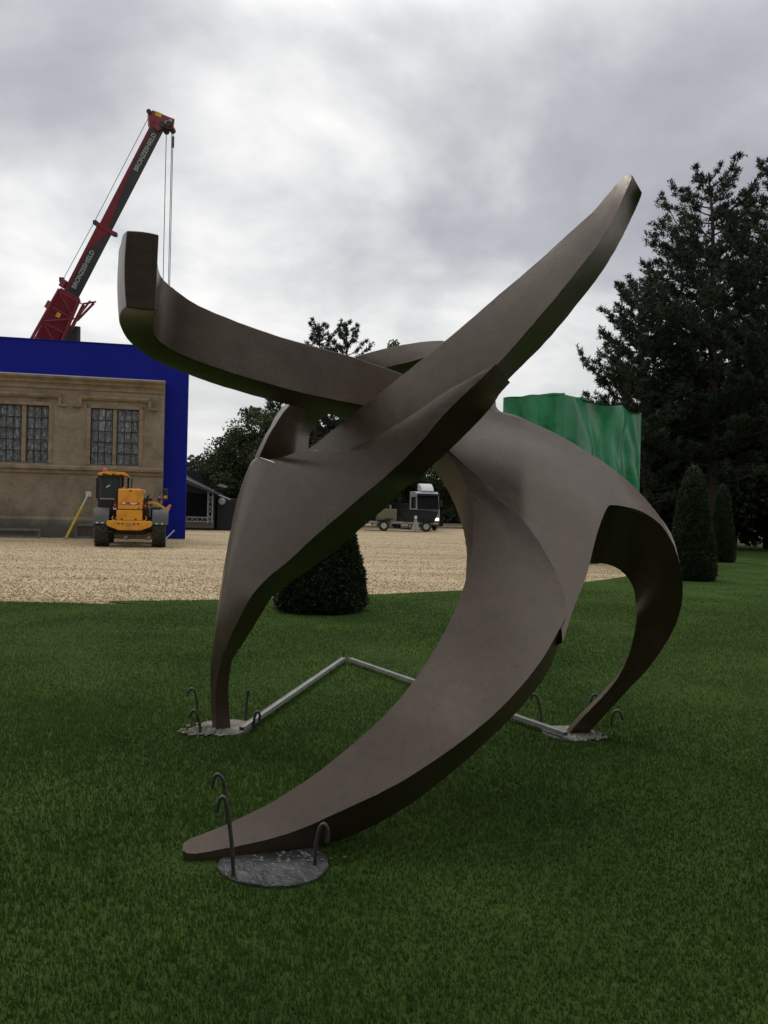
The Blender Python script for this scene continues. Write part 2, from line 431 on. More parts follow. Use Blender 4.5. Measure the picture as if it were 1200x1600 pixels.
lawn_edge = [(x + rs.uniform(-.02, .02), y + rs.uniform(-.04, .04)) for x, y in lawn_edge]
lawn = sheet('lawn', [(-60, -8), (90, -8), (90, 52)] + lawn_edge[::-1], 0.0, M['lawn'], thick=0.03)
# gravel drive
gpoly = [(-70, 11.6), (14, 11.6), (14, 52), (20, 60), (26, 78), (-14, 80), (-16, 46), (-70, 40)]
sheet('gravel_drive', gpoly, -0.022, M['gravel'])

# loose stones over the near part of the drive
def edge_y(x):
    for (x0, y0), (x1, y1) in zip(lawn_edge, lawn_edge[1:]):
        if x0 <= x <= x1 and x1 > x0:
            return y0 + (y1 - y0) * (x - x0) / (x1 - x0)
    return 60
rng = np.random.default_rng(5)
lex = np.array([p[0] for p in lawn_edge]); ley = np.array([p[1] for p in lawn_edge])
def stones(n):
    y = 11.5 + 36 * rng.random(n) ** 2.6
    x = (rng.random(n) - 0.5) * (y * 1.15)
    ok = y > np.interp(x, lex, ley) + 0.02
    x, y = x[ok], y[ok]; n = len(x)
    octv = np.array([(1, 0, 0), (0, 1, 0), (-1, 0, 0), (0, -1, 0), (0, 0, 1), (0, 0, -1)], float)
    octf = np.array([(0, 1, 4), (1, 2, 4), (2, 3, 4), (3, 0, 4), (1, 0, 5), (2, 1, 5), (3, 2, 5), (0, 3, 5)])
    sc = rng.uniform(0.008, 0.019, (n, 1, 1)) * rng.uniform(0.55, 1.3, (n, 1, 3)) * np.array([1, 1, .7])
    a = rng.uniform(0, 6.28, n); ca, sa = np.cos(a), np.sin(a)
    v = octv[None] * sc * rng.uniform(0.75, 1.25, (n, 6, 1))
    X = v[..., 0] * ca[:, None] - v[..., 1] * sa[:, None] + x[:, None]
    Y = v[..., 0] * sa[:, None] + v[..., 1] * ca[:, None] + y[:, None]
    Z = v[..., 2] - 0.012
    V = np.stack([X, Y, Z], -1).reshape(-1, 3)
    F = (octf[None] + (np.arange(n) * 6)[:, None, None]).reshape(-1, 3)
    o = link('loose_stones', npmesh('loose_stones', V, F), M['gravel'])
    tag(o, 'loose tan stones lying over the gravel drive', 'gravel', kind='stuff')
stones(60000)

# grass blades: dense near the camera, thinning with distance
DISCS = [(gp(430, 1350), 0.235), (gp(352, 1138), 0.20), (gp(890, 1147), 0.19)]
def grass():
    VV, FF = [], []; off = 0
    for n, y0, y1, x0, simple in ((250000, 1.2, 6.6, -9, False), (430000, 4.4, 16.5, -99, True), (170000, 12.5, 36.0, .5, True)):
        u = rng.random(n)
        y = (np.sqrt(y0) + (np.sqrt(y1) - np.sqrt(y0)) * u) ** 2
        x = (rng.random(n) - 0.5) * (y * 1.15 + 1.6)
        ok = (y < np.interp(x, lex, ley) + 0.015) & (x > x0)
        keep = np.clip((y1 - y) / (1.8 if y1 < 10 else 3.5), 0, 1) * (np.clip((y - y0) / (1.8 if y0 < 10 else 3.5), 0, 1) if simple else 1)
        ok &= rng.random(n) < keep
        for c, r in DISCS:
            ok &= ((x - c.x) ** 2 + (y - c.y) ** 2) > (r * rng.uniform(0.8, 1.02, n)) ** 2
        x, y = x[ok], y[ok]; n = len(x)
        patch = np.sin(x * 1.7 + 1.3 * np.sin(y * 0.9)) * np.sin(y * 1.3 + np.sin(x * 2.1))
        h = rng.uniform(0.010, 0.024, n) * np.clip(1.15 - y * .02, .6, 1) * (1 + 0.3 * patch) * (1 + (rng.random(n) < 0.015) * 0.9)
        tipd = np.hypot(x + .80, (y - 3.42) * 1.6)          # worn short round the near foot
        h = h * np.where(tipd < .32, .30 + .7 * (tipd / .32) ** 2, 1)
        wd = rng.uniform(0.0012, 0.0022, n) * (1 + y * 0.16)
        a = rng.uniform(0, 2 * np.pi, n); lean = rng.uniform(0.2, 1.1, n) * h
        ld = a + rng.uniform(-0.7, 0.7, n) + np.pi / 2
        px, py = np.cos(a) * wd, np.sin(a) * wd
        lx, ly = np.cos(ld) * lean, np.sin(ld) * lean
        z = np.full(n, -0.004)
        k = 3 if simple else 5
        V = np.empty((n, k, 3))
        V[:, 0] = np.stack([x - px, y - py, z], -1); V[:, 1] = np.stack([x + px, y + py, z], -1)
        V[:, k - 1] = np.stack([x + lx, y + ly, h], -1)
        b = (np.arange(n) * k)[:, None] + off
        if simple:
            F = b + np.array([[0, 1, 2]])
        else:
            V[:, 2] = np.stack([x + px * .7 + lx * .35, y + py * .7 + ly * .35, h * .62], -1)
            V[:, 3] = np.stack([x - px * .7 + lx * .35, y - py * .7 + ly * .35, h * .62], -1)
            F = np.concatenate([b + np.array([[0, 1, 2]]), b + np.array([[0, 2, 3]]), b + np.array([[3, 2, 4]])])
        VV.append(V.reshape(-1, 3)); FF.append(F); off += n * k
    o = link('grass', npmesh('grass', np.concatenate(VV), np.concatenate(FF)), M['grass'])
    tag(o, 'short green grass of the mown lawn', 'grass', kind='stuff')
grass()

# ------------------------------------------------------------------ blue screen and stone scenery front
W0, W1 = gp(0, 838), gp(252, 842)
wdir = Vector((W1.x - W0.x, W1.y - W0.y, 0)).normalized()
wang = math.atan2(wdir.y, wdir.x)
wnrm = Vector((wdir.y, -wdir.x, 0))               # towards the camera
def wl(u, v, off=0.0):
    """pixel -> (x along wall from the scenery's right corner, z) on the plane `off` metres in front of the wall face."""
    r = ray(u, v)
    p0 = W1 + wnrm * off
    t = (p0 - CAM).dot(wnrm) / r.dot(wnrm)
    p = CAM + r * t
    return (p - W1).dot(wdir), p.z
XL = -16.0                                        # scenery runs on past the left edge of the frame
def zline(ua, va, ub, vb):
    xa, za_ = wl(ua, va); xb, zb = wl(ub, vb)
    return (za_ + zb) / 2
z_top = zline(0, 583.5, 252, 598)
z_corb = zline(0, 604, 252, 616)
z_str1 = zline(0, 724, 250, 731.5)
z_str0 = zline(0, 738, 250, 745.5)
z_blue = zline(0, 525, 205, 537)
casements = []
for (ua, ub, va, vb) in ((-2, 33.8, 630, 720.8), (41.5, 77, 632.5, 722), (142.3, 176.6, 637.2, 725.5), (183, 218, 639.5, 727.8)):
    xa, z1 = wl(ua, va); xb, _ = wl(ub, va); _, z0 = wl(ua, vb)
    casements.append([xa, xb, z0, z1])
zt = sum(c[3] for c in casements) / 4; zb_ = sum(c[2] for c in casements) / 4
for c in casements: c[2], c[3] = zb_, zt
pitch = casements[2][0] - casements[0][0]
cw = sum(c[1] - c[0] for c in casements[1:]) / 3
casements[0][0] = casements[0][1] - cw

# blue screen: timber-edged cloth wall behind and around the scenery front
bs = empty('blue_screen', W1, wang, 'tall plain royal blue screen wall rising behind the stone front', 'blue screen')
xr = wl(290, 800, -0.6)[0]
b = MB(); b.span((XL - 6, 0.42, 0.0), (xr, 0.9, z_blue)); b.build('screen_cloth', M['blue'], bs, bevel=0.02)
b = MB()
b.span((XL - 6, 0.40, z_blue), (xr + 0.01, 0.92, z_blue + 0.05))
b.build('top_edge', M['blueframe'], bs)
for k in range(5):
    b = MB(); x = xr - 1.5 - k * 4.2
    b.tube([(x, 0.9, z_blue - 1.0), (x, 4.0, 0.0)], 0.06, 6); b.build('raking_brace', M['galv'], bs)

sc_ = empty('stone_scenery_front', W1, wang, 'weathered brown stone house front with leaded windows below the blue screen', 'house front')
# wall masonry around the openings
TH = 0.40
def wallspan(x0, x1, z0, z1, name='wall_block', mm=None, y0=0.0, y1=TH):
    b = MB(); b.span((x0, y0, z0), (x1, y1, z1)); return b.build(name, mm or M['stone'], sc_)
pairs = [(casements[0], casements[1]), (casements[2], casements[3])]
extra = [[casements[0][0] - pitch, casements[0][1] - pitch, zb_, zt], [casements[1][0] - pitch, casements[1][1] - pitch, zb_, zt]]
b = MB()
b.span((XL, 0, -0.02), (0, TH, zb_)); b.span((XL, 0, zt), (0, TH, z_top - 0.02))
xs = [XL] + [v for p in [tuple(extra)] + pairs for v in (p[0][0], p[1][1])] + [0.0]
for i in range(0, len(xs), 2):
    b.span((xs[i], 0, zb_), (xs[i + 1], TH, zt))
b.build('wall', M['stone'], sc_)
# cornice (stepped mouldings), string course, plinth
b = MB()
hh = z_top - z_corb
b.prismx([(0, z_corb), (-0.05, z_corb + 0.02), (-0.05, z_corb + hh * .30), (-0.10, z_corb + hh * .42), (-0.17, z_corb + hh * .5), (-0.17, z_corb + hh * .66), (-0.30, z_corb + hh * .86), (-0.30, z_top), (0.0, z_top)], XL, 0.0)
b.build('cornice', M['trim'], sc_)
wallspan(XL, 0.02, z_top, z_top + 0.035, 'capping', M['white_edge'], -0.31, 0.42)
b = MB(); hs = z_str1 - z_str0
b.prismx([(0, z_str0), (-0.07, z_str0 + hs * .1), (-0.07, z_str0 + hs * .4), (-0.17, z_str0 + hs * .55), (-0.17, z_str0 + hs * .85), (-0.05, z_str1), (0, z_str1)], XL, 0.0)
b.build('string_course', M['trim'], sc_)
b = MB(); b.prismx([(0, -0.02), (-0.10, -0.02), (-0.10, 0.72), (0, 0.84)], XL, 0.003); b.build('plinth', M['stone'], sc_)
rp = random.Random(11)
pane_meshes = {}
def window_pair(ca, cb):
    xa, xb = ca[0], cb[1]
    # sill, hood mould, mullion
    b = MB(); b.prismx([(0.02, zb_ - 0.2), (-0.10, zb_ - 0.2), (-0.10, zb_ - 0.09), (0.2, zb_)], xa - 0.28, xb + 0.28); b.build('sill', M['trim'], sc_)
    b = MB(); b.span((ca[1] + 0.004, 0.03, zb_), (cb[0] - 0.004, 0.34, zt)); b.build('mullion', M['trim'], sc_, bevel=0.03)
    for sx, x in ((1, xa), (-1, xb)):
        b = MB(); b.prism([(x, zb_ - .0), (x - sx * 0.16, zb_ - .0), (x - sx * 0.16, zt + 0.14), (x, zt)], -0.03, 0.05); b.build('jamb', M['trim'], sc_)
    b = MB(); b.span((xa - .16, -0.03, zt + 0.002), (xb + .16, 0.05, zt + .15)); b.build('lintel', M['trim'], sc_)
    hz0 = zt + 0.30
    b = MB()
    b.prismx([(0, hz0), (-0.10, hz0 + .02), (-0.16, hz0 + .10), (-0.16, hz0 + .15), (0, hz0 + .22)], xa - .42, xb + .42)
    for x in (xa - .42, xb + .42):
        s = -1 if x < xa else 1
        b.span((x - .06, -0.13, hz0 - .28), (x + .06, 0, hz0 + .10))
        b.span((x + s * .02, -0.125, hz0 - .30), (x + s * .32, 0.0, hz0 - .21))
    b.build('hood_mould', M['trim'], sc_)
    for c in (ca, cb):
        casement(c)
curt = bpy.data.materials.new('lace_curtain'); curt.use_nodes = True
t = curt.node_tree; p = t.nodes['Principled BSDF']; lk = t.links.new
co = N(t, 'ShaderNodeTexCoord').outputs['Object']
mp = N(t, 'ShaderNodeMapping'); mp.inputs['Scale'].default_value = (1, 1, 0.45); lk(co, mp.inputs[0])
vo = N(t, 'ShaderNodeTexVoronoi', i_Scale=9.0, feature='SMOOTH_F1'); lk(mp.outputs[0], vo.inputs['Vector'])
no = N(t, 'ShaderNodeTexNoise', i_Scale=14.0, i_Detail=4.0); lk(co, no.inputs['Vector'])
ad = N(t, 'ShaderNodeMath', operation='MULTIPLY'); lk(vo.outputs['Distance'], ad.inputs[0]); lk(no.outputs[0], ad.inputs[1])
rr = ramp(t, [(0.10, (0.80, 0.81, 0.82)), (0.22, (0.26, 0.27, 0.28)), (0.34, (0.70, 0.71, 0.73))]); lk(ad.outputs[0], rr.inputs[0]); lk(rr.outputs[0], p.inputs['Base Color'])
p.inputs['Roughness'].default_value = 0.9
pg = bpy.data.materials.new('clear_leaded_pane'); pg.use_nodes = True
t = pg.node_tree; t.nodes.clear(); lk = t.links.new
go = N(t, 'ShaderNodeOutputMaterial'); gt = N(t, 'ShaderNodeBsdfTransparent'); gt.inputs[0].default_value = (0.85, 0.86, 0.86, 1)
gg = N(t, 'ShaderNodeBsdfGlossy'); gg.inputs['Roughness'].default_value = 0.08
gm = N(t, 'ShaderNodeMixShader'); gm.inputs[0].default_value = 0.10
lk(gt.outputs[0], gm.inputs[1]); lk(gg.outputs[0], gm.inputs[2]); lk(gm.outputs[0], go.inputs[0])
M['pane'] = pg
def casement(c):
    x0, x1, z0, z1 = c
    y = 0.08
    wn = MB()
    e = 0.035
    wn.span((x0, y - .03, z0), (x0 + e, y + .03, z1)); wn.span((x1 - e, y - .03, z0), (x1, y + .03, z1))
    wn.span((x0 + e, y - .03, z0), (x1 - e, y + .03, z0 + e)); wn.span((x0 + e, y - .03, z1 - e), (x1 - e, y + .03, z1))
    win = wn.build('window', M['lead'], sc_)
    nx, nz = 3, 5
    pw, ph = (x1 - x0 - 2 * e) / nx, (z1 - z0 - 2 * e) / nz
    for i in range(1, nx):
        g = MB(); xx = x0 + e + i * pw; g.span((xx - .017, y - .016, z0 + e), (xx + .017, y + .016, z1 - e)); g.build('glazing_bar', M['lead'], win)
    for j in range(1, nz):
        g = MB(); zz_ = z0 + e + j * ph; g.span((x0 + e, y - .014, zz_ - .016), (x1 - e, y + .014, zz_ + .016)); g.build('glazing_bar', M['lead'], win)
    if 'p' not in pane_meshes:
        g = MB(); g.box((0, 0, 0), (pw - .02, .006, ph - .02)); pane_meshes['p'] = g.mesh('pane'); pane_meshes['p'].materials.append(M['pane'])
    for i in range(nx):
        for j in range(nz):
            q = link('pane', pane_meshes['p'], None, win, (x0 + e + (i + .5) * pw, y, z0 + e + (j + .5) * ph))
            q.rotation_euler = (rp.uniform(-.02, .02), 0, rp.uniform(-.025, .025))
    # gathered lace curtain a little way behind the glass
    g = MB(); nn = 40
    vs = []
    for k in range(nn + 1):
        xx = x0 + (x1 - x0) * k / nn
        yy = y + .055 + .014 * math.sin(k * 1.9) + .010 * math.sin(k * .7 + 1)
        vs += [(xx, yy, z0 - .02), (xx, yy, z1 + .02)]
    g.add(vs, [(2 * k, 2 * k + 2, 2 * k + 3, 2 * k + 1) for k in range(nn)])
    g.build('curtain', curt, win, smooth=80)
for pr_ in [tuple(extra)] + pairs:
    if pr_[1][1] > wl(-40, 680)[0]:
        window_pair(*pr_)

# yellow push-pull prop leaning on the wall
pr0 = gp(102, 838); 
def wpt(u, v, off):
    x, z = wl(u, v, off); p = W1 + wnrm * off + wdir * x; return Vector((p.x, p.y, z))
pa, pb = wpt(103, 838, 0.9), wpt(138, 772, 0.16)
pr = empty('wall_prop', (pa.x, pa.y, 0), 0, 'yellow slanting steel prop leaning against the stone front beside the telehandler', 'prop')
pb_l = pb - Vector((pa.x, pa.y, 0)); pm_ = pb_l * 0.72
MB().tube([(0, 0, 0.0), pm_], 0.055, 10).build('outer_tube', M['yellow'], pr, smooth=40)
MB().tube([pm_, pb_l], 0.035, 10).build('inner_tube', M['white_edge'], pr, smooth=40)
MB().box((0, 0, 0.02), (0.22, 0.22, 0.04)).build('foot_plate', M['galv'], pr)
MB().box(pb_l + Vector((0, 0.02, 0)), (0.22, 0.05, 0.22), rz=wang).build('head_plate', M['white_edge'], pr)
# low grey timber frames standing at the foot of the wall
def low_frame(u0, u1, v0, v1, off, label):
    x0, z1 = wl(u0, v0, off); x1, _ = wl(u1, v0, off)
    base = W1 + wnrm * off + wdir * x0
    e = empty('timber_frame', (base.x, base.y, -0.02), wang, label, 'timber frame', 'low timber frames at the foot of the stone front')
    wd = x1 - x0; h = z1 + .02
    for x in (0.04, wd - .04):
        MB().span((x - .05, 0, 0), (x + .05, .09, h)).build('post', M['plank'], e)
    MB().span((0, -.012, h - .10), (wd, .10, h)).build('top_rail', M['plank'], e)
    MB().span((0, -.012, .02), (wd, .08, .09)).build('bottom_rail', M['plank'], e)
    MB().span((.05, .03, .09), (wd - .05, .06, h - .1)).build('panel', M['plank2'], e)
M['plank'] = mat('grey_timber', (0.13, 0.125, 0.11), 0.85, var=0.2, vscale=6)
M['plank2'] = mat('dark_timber', (0.06, 0.055, 0.045), 0.85, var=0.2, vscale=6)
low_frame(-60, 63, 824, 838, 0.7, 'long low grey timber frame at the left foot of the stone front')
low_frame(117, 150, 818, 838, 0.6, 'short grey timber frame behind the yellow prop')

# ------------------------------------------------------------------ crane behind the screen
CD = 46.0
def cp(u, v, d=CD): return at(u, v, d)
head, foot = cp(251, 190, CD - 1.0), cp(75, 531, CD)
ax = (head - foot).normalized()
nrm_c = (CAM - cp(150, 400)).normalized()
wv = ax.cross(nrm_c).normalized()                  # across the boom, to the right in the picture
nv = wv.cross(ax).normalized()                     # towards the camera
if nv.dot(nrm_c) < 0: nv = -nv
if wv.dot(RT) < 0: wv = -wv
k_px = CD / FPX
blen = (head - foot).length
tpiv = (2.6 - foot.z) / ax.z
pivot = foot + ax * tpiv
cr = empty('mobile_crane', (pivot.x, pivot.y, 0), 0, 'red and charcoal telescopic crane boom rising above the blue screen', 'crane')
o0 = Vector((pivot.x, pivot.y, 0))
def bp_(tt, a=0.0, n=0.0): return foot + ax * (tt * blen) + wv * (a * k_px) + nv * (n * k_px) - o0
def boom_box(t0, t1, w0, w1, n0, n1, name, m, bev=0.03, par=cr):
    b = MB()
    vs = []
    for tt in (t0, t1):
        for (a, n) in ((w0, n0), (w1, n0), (w1, n1), (w0, n1)):
            vs.append(bp_(tt, a, n))
    b.add(vs, [(0, 1, 2, 3), (7, 6, 5, 4), (0, 4, 5, 1), (1, 5, 6, 2), (2, 6, 7, 3), (3, 7, 4, 0)])
    return b.build(name, m, par, bevel=bev)
tl = tpiv / blen
upper = boom_box(0.20, 0.985, -10, 9.5, -9.5, 9.5, 'upper_boom', M['boomgrey'])
mid = boom_box(0.2, 0.51, -12, 11.5, -12, 12, 'middle_boom', M['boomgrey'])
# red painted flank: plates a hair proud of the charcoal sections, running to a point
def flank(t0, t1, w0, w1a, w1b, n, par):
    b = MB(); vs = []
    for tt, w1 in ((t0, w1a), (t1, w1b)):
        for nn in (n, n + .35):
            vs += [bp_(tt, w0, nn), bp_(tt, w1, nn)]
    b.add(vs, [(0, 1, 5, 4), (2, 6, 7, 3), (0, 4, 6, 2), (1, 3, 7, 5), (0, 2, 3, 1), (4, 5, 7, 6)])
    return b.build('red_flank', M['boomred'], par)
flank(0.52, 0.80, -10.4, 3, -7, 9.5, upper); flank(0.80, 0.985, -10.4, -7, -6.5, 9.5, upper)
flank(0.22, 0.40, -12.4, -7.5, -8, 12, mid); flank(0.40, 0.508, -12.4, -8, 7, 12, mid)
boom_box(0.505, 0.522, -14.5, 15.5, -13.5, 13.5, 'boom_collar', M['boomred'], 0.02)
for sgn in (-1, 1):
    MB().box(bp_(0.515, sgn * 16, 0), (0.2, .3, .2)).build('guide_roller', M['black'], cr)
boom_box(tl, 0.215, -18, 14, -13, 13, 'base_boom', M['boomred'], 0.05)
# stowed lattice fly jib along the near side of the base section
jt = [(0.225, -19, 24), (0.225, 19, 24)]
def rod(a, b_, r, name='lattice_bar', m='boomred', par=cr):
    return MB().tube([a, b_], r, 6).build(name, M[m], par, smooth=60)
jib = MB(); 
for (a0, a1) in ((-20, -22), (15, 22)):
    jib.tube([bp_(0.21, a0 * .9, 26), bp_(-0.12, a1, 26)], 0.09, 6)
jibo = jib.build('fly_jib_chord', M['boomred'], cr, smooth=60)
zs = [0.20, 0.13, 0.06, -0.01, -0.08]
for i in range(len(zs) - 1):
    s = 1 if i % 2 else -1
    rod(bp_(zs[i], s * 18, 26), bp_(zs[i + 1], -s * 19, 26), 0.055)
for tt in zs: rod(bp_(tt, -19, 26), bp_(tt, 19, 26), 0.04)
rod(bp_(0.20, 22, 20), bp_(0.09, 22, 26), 0.10); rod(bp_(0.225, 34, 10), bp_(0.13, 24, 20), 0.07); rod(bp_(0.20, 20, 10), bp_(0.235, 36, 10), 0.05)
rod(bp_(0.225, 28, 0), bp_(0.14, 22, 20), 0.06)
for tt, a in ((0.235, -16), (0.13, -20)):
    MB().box(bp_(tt, a, 8), (.32, .4, .45), ry=.5).build('sheave_bracket', M['boomred'], cr, bevel=0.05)
MB().box(bp_(0.245, -21, 6), (.22, .25, .25)).build('rope_guide', M['black'], cr)
boom_box(0.105, 0.125, -6, 0, 26.5, 27.2, 'yellow_plate', M['yellow'], 0.0)
# hose reel and hanging cylinder on the right of the base section
MB().lathe([(0.0, -.15), (0.6, -.15), (0.6, .15), (0.0, .15)], bp_(0.055, 20, 8), 'Y', 28).build('hose_reel', M['black'], cr)
pc = bp_(0.105, 28, 8)
MB().tube([pc, pc + Vector((0.1, 0, -7))], 0.20, 12).build('luffing_cylinder', M['black'], cr, smooth=50)
for dx_ in (-.55, .42): MB().tube([pc + Vector((dx_ * .3, 0, 0)), pc + Vector((dx_, 0, -7))], 0.04, 6).build('hydraulic_hose', M['black'], cr)
# boom head
hb = MB()
def hp(u, v, n=0.0): return cp(u, v, CD - 1.0) + nv * n - o0
poly = [(231, 178), (238, 174), (262, 184), (272, 188), (270, 202), (254, 202), (246, 207), (232, 196)]
vs = [hp(u, v, .42) for u, v in poly] + [hp(u, v, -.42) for u, v in poly]
n_ = len(poly)
hb.add(vs, [tuple(range(n_)), tuple(range(2 * n_ - 1, n_ - 1, -1))] + [(i, n_ + i, n_ + (i + 1) % n_, (i + 1) % n_) for i in range(n_)])
hd = hb.build('boom_head', M['boomred'], cr, bevel=0.04)
for (u, v, r) in ((257, 200, .17), (267, 199, .16), (236, 180, .13)):
    MB().lathe([(0.02, -.46), (r, -.46), (r, .46), (0.02, .46)], hp(u, v), 'Y', 18).build('sheave', M['black'], hd)
MB().box(hp(247, 181, .43), (.35, .03, .22), ry=0.4).build('yellow_plate', M['yellow'], hd)
MB().box(hp(262, 192, .43), (.4, .03, .15), ry=-0.4).build('white_mark', M['decal'], hd)
rod(hp(234, 180), hp(233, 172), 0.03, 'aerial', 'black', hd)
# lettering along both boom sections
def lettering(txt, t0, t1, a, n, par, off=0.012):
    cu = bpy.data.curves.new('lettering', 'FONT'); cu.body = txt; cu.size = 1.0; cu.extrude = 0.004; cu.offset = 0.03; cu.space_character = 1.0
    tmp = bpy.data.objects.new('lettering', cu); COL.objects.link(tmp)
    bpy.context.view_layer.update()
    me = bpy.data.meshes.new_from_object(tmp.evaluated_get(bpy.context.evaluated_depsgraph_get()))
    bpy.data.objects.remove(tmp)
    o = link('lettering', me, None); me.materials.clear(); me.materials.append(M['decal'])
    wd = max(v.co.x for v in me.vertices)
    s = (t1 - t0) * blen / wd
    yv = -wv                                        # letter tops point to the boom's upper edge
    p = bp_(t0, a, n)
    X = ax * s; Y = yv * s * 1.0; Z = nv
    o.matrix_world = Matrix(((X.x, Y.x, Z.x, p.x), (X.y, Y.y, Z.y, p.y), (X.z, Y.z, Z.z, p.z), (0, 0, 0, 1)))
    o.parent = par
    return o
lettering('BRONZESHIELD', 0.238, 0.410, 1.5, 13.0, mid)
lettering('BRONZESHIELD', 0.775, 0.942, 3.0, 10.5, upper)
# ropes
def rope(name, p, q, r=0.022): return MB().tube([p, q], r, 6).build(name, M['rope'], cr)
hk = CD - 1.0
for (u0, u1) in ((260, 254.5), (268.5, 263.5), (270.5, 265.5)):
    p0 = hp(u0, 203); rope('hoist_rope', p0, Vector((p0.x + .02, p0.y, 4.2)))
p0 = hp(270.5, 222); MB().tube([p0 + Vector((0, 0, .3)), p0 - Vector((0, 0, .3))], .06, 8).build('rope_clamp', M['black'], cr)
b = MB(); b.box(hp(265, 203) * 1.0 - Vector((0, 0, hp(265, 203).z - 3.9)), (.6, .4, .9)); b.build('hook_block', M['yellow'], cr, bevel=.06)
rope('pendant_line', hp(233, 182), bp_(0.515, -18, 0), 0.016)
rope('pendant_line', bp_(0.515, -18, 0), bp_(0.245, -20, 6), 0.016)
# carrier hidden behind the screen
b = MB(); b.box((1.0, 0, 1.35), (10.5, 2.6, .7)); b.build('carrier', M['boomred'], cr, bevel=.05)
b = MB(); b.box((0.2, 0, 2.2), (4.2, 2.4, 1.1)); b.build('turntable', M['boomred'], cr, bevel=.05)
b = MB(); b.box((5.6, 0, 1.9), (1.6, 2.5, 1.5)); b.build('driving_cab', M['white'], cr, bevel=.1)
wm = MB().lathe([(.1, -.22), (.55, -.22), (.65, -.14), (.65, .14), (.55, .22), (.1, .22)], (0, 0, 0), 'Y', 24).mesh('wheel', 40); wm.materials.append(M['rubber'])
for x in (-3.2, -1.6, 2.4, 4.2):
    for s in (-1, 1):
        link('wheel', wm, None, cr, (x, s * 1.15, .65))

# ------------------------------------------------------------------ telehandler (seen from behind)
tp = gp(203, 855.5, -0.02)
th = empty('telehandler', tp, R(15), 'yellow telehandler parked on the gravel in front of the stone house front', 'telehandler')
def tbox(a, b_, name, m, bevel=0.02, par=th, seg=2):
    q = MB(); q.span(a, b_); return q.build(name, M[m], par, bevel=bevel, seg=seg)
def tyre(x, y, rad, wd):
    b = MB()
    h = wd / 2
    b.lathe([(rad * .55, -h * .8), (rad * .8, -h), (rad * .95, -h * .92), (rad * .965, -h * .5), (rad * .965, h * .5), (rad * .95, h * .92), (rad * .8, h), (rad * .55, h * .8)], (0, 0, 0), 'X', 36)
    for k in range(20):                               # chevron lugs
        for s in (-1, 1):
            a = 2 * math.pi * (k + (0.5 if s > 0 else 0)) / 20
            c = Vector((s * h * .48, math.sin(a) * rad * .965, math.cos(a) * rad * .965))
            Z = Vector((0, math.sin(a), math.cos(a))) * rad * .04
            T = Vector((0, math.cos(a), -math.sin(a)))
            X = (Vector((s * 1.0, 0, 0)) + T * .75).normalized() * h * .60
            Y = Z.normalized().cross(X.normalized()) * rad * .05
            b.obox(c, X, Y, Z)
    wh = empty('wheel', (x, y, rad)); wh.parent = th
    b.build('tyre', M['rubber'], wh, smooth=35)
    MB().lathe([(.05, -h * .5), (rad * .5, -h * .62), (rad * .58, -h * .82), (rad * .58, h * .82), (rad * .5, h * .62), (.05, h * .5)], (0, 0, 0), 'X', 24).build('rim', M['machine'], wh, smooth=35)
for x in (-.94, .93):
    tyre(x, .65, .64, .45); tyre(x, 3.35, .64, .45)
# fenders: curved mudguards over the rear wheels
def mudguard(x0, x1, y):
    prof = []
    for k in range(13):
        a = R(-76 + 150 * k / 12)
        prof.append((y + math.sin(a) * .70, .62 + math.cos(a) * .70))
    inner = [(y + (py - y) * .94, .62 + (pz - .62) * .94) for py, pz in prof][::-1]
    b = MB(); b.prismx(prof + inner, x0, x1); g = b.build('mudguard', M['fender'], th, smooth=40)
    for xx in (.28, .62):
        x = x0 + (x1 - x0) * xx
        MB().box((x, y - .675, .82), (.07, .02, .035)).build('reflector', M['white'], g)
mudguard(-1.21, -.70, .66); mudguard(.70, 1.23, .66)
# chassis and axles
tbox((-.52, .4, .42), (.52, 4.3, .95), 'chassis', 'black', .04)
for y in (.65, 3.35):
    MB().tube([(-.75, y, .60), (.75, y, .60)], .11, 12).build('axle', M['black'], th, smooth=50)
tbox((-.62, 3.0, .28), (.66, 3.3, .42), 'front_axle_guard', 'machine', .04)
tbox((-.06, 2.9, .25), (.16, 3.32, .5), 'differential', 'machine', .05)
# counterweight bumper
b = MB(); b.prism([(-.76, .86), (-.72, .90), (.66, .90), (.70, .86), (.70, .74), (.62, .69), (.34, .58), (-.36, .58), (-.66, .69), (-.76, .74)], -.12, .30)
bumper = b.build('counterweight', M['machine'], th, bevel=.025)
for x in (-.37, -.25, .12, .25):
    MB().lathe([(.0, -.012), (.028, -.012), (.028, .01), (.0, .01)], (x, -.125, .80), 'Y', 12).build('bolt_hole', M['black'], bumper)
tbox((-.12, -.19, .76), (.04, -.12, .83), 'tow_hitch', 'galv', .01)
# engine housing
tbox((-.46, .02, .90), (.37, .9, 1.265), 'lower_housing', 'machine', .03)
for x in (-.28, .16):
    MB().lathe([(.0, -.012), (.03, -.012), (.03, .01), (.0, .01)], (x, .015, .95), 'Y', 12).build('bolt_hole', M['black'], th)
eng = tbox((-.42, .04, 1.275), (.36, 1.6, 1.97), 'engine_cover', 'machine', .035)
tbox((-.43, .030, 1.262), (.37, .06, 1.278), 'cover_seam', 'black', 0, eng)
tbox((-.32, .03, 1.44), (.28, .045, 1.53), 'red_sticker', 'red_sticker', 0, eng)
for x0, x1, z0, z1 in ((-.29, -.17, 1.465, 1.515), (-.03, .20, 1.475, 1.512), (.02, .14, 1.45, 1.47)):
    tbox((x0, .022, z0), (x1, .032, z1), 'white_marks', 'white', 0, eng)
tbox((-.06, .026, 1.89), (.02, .05, 1.93), 'latch', 'black', .004, eng)
tbox((.22, .026, 1.30), (.27, .05, 1.34), 'latch', 'black', .004, eng)
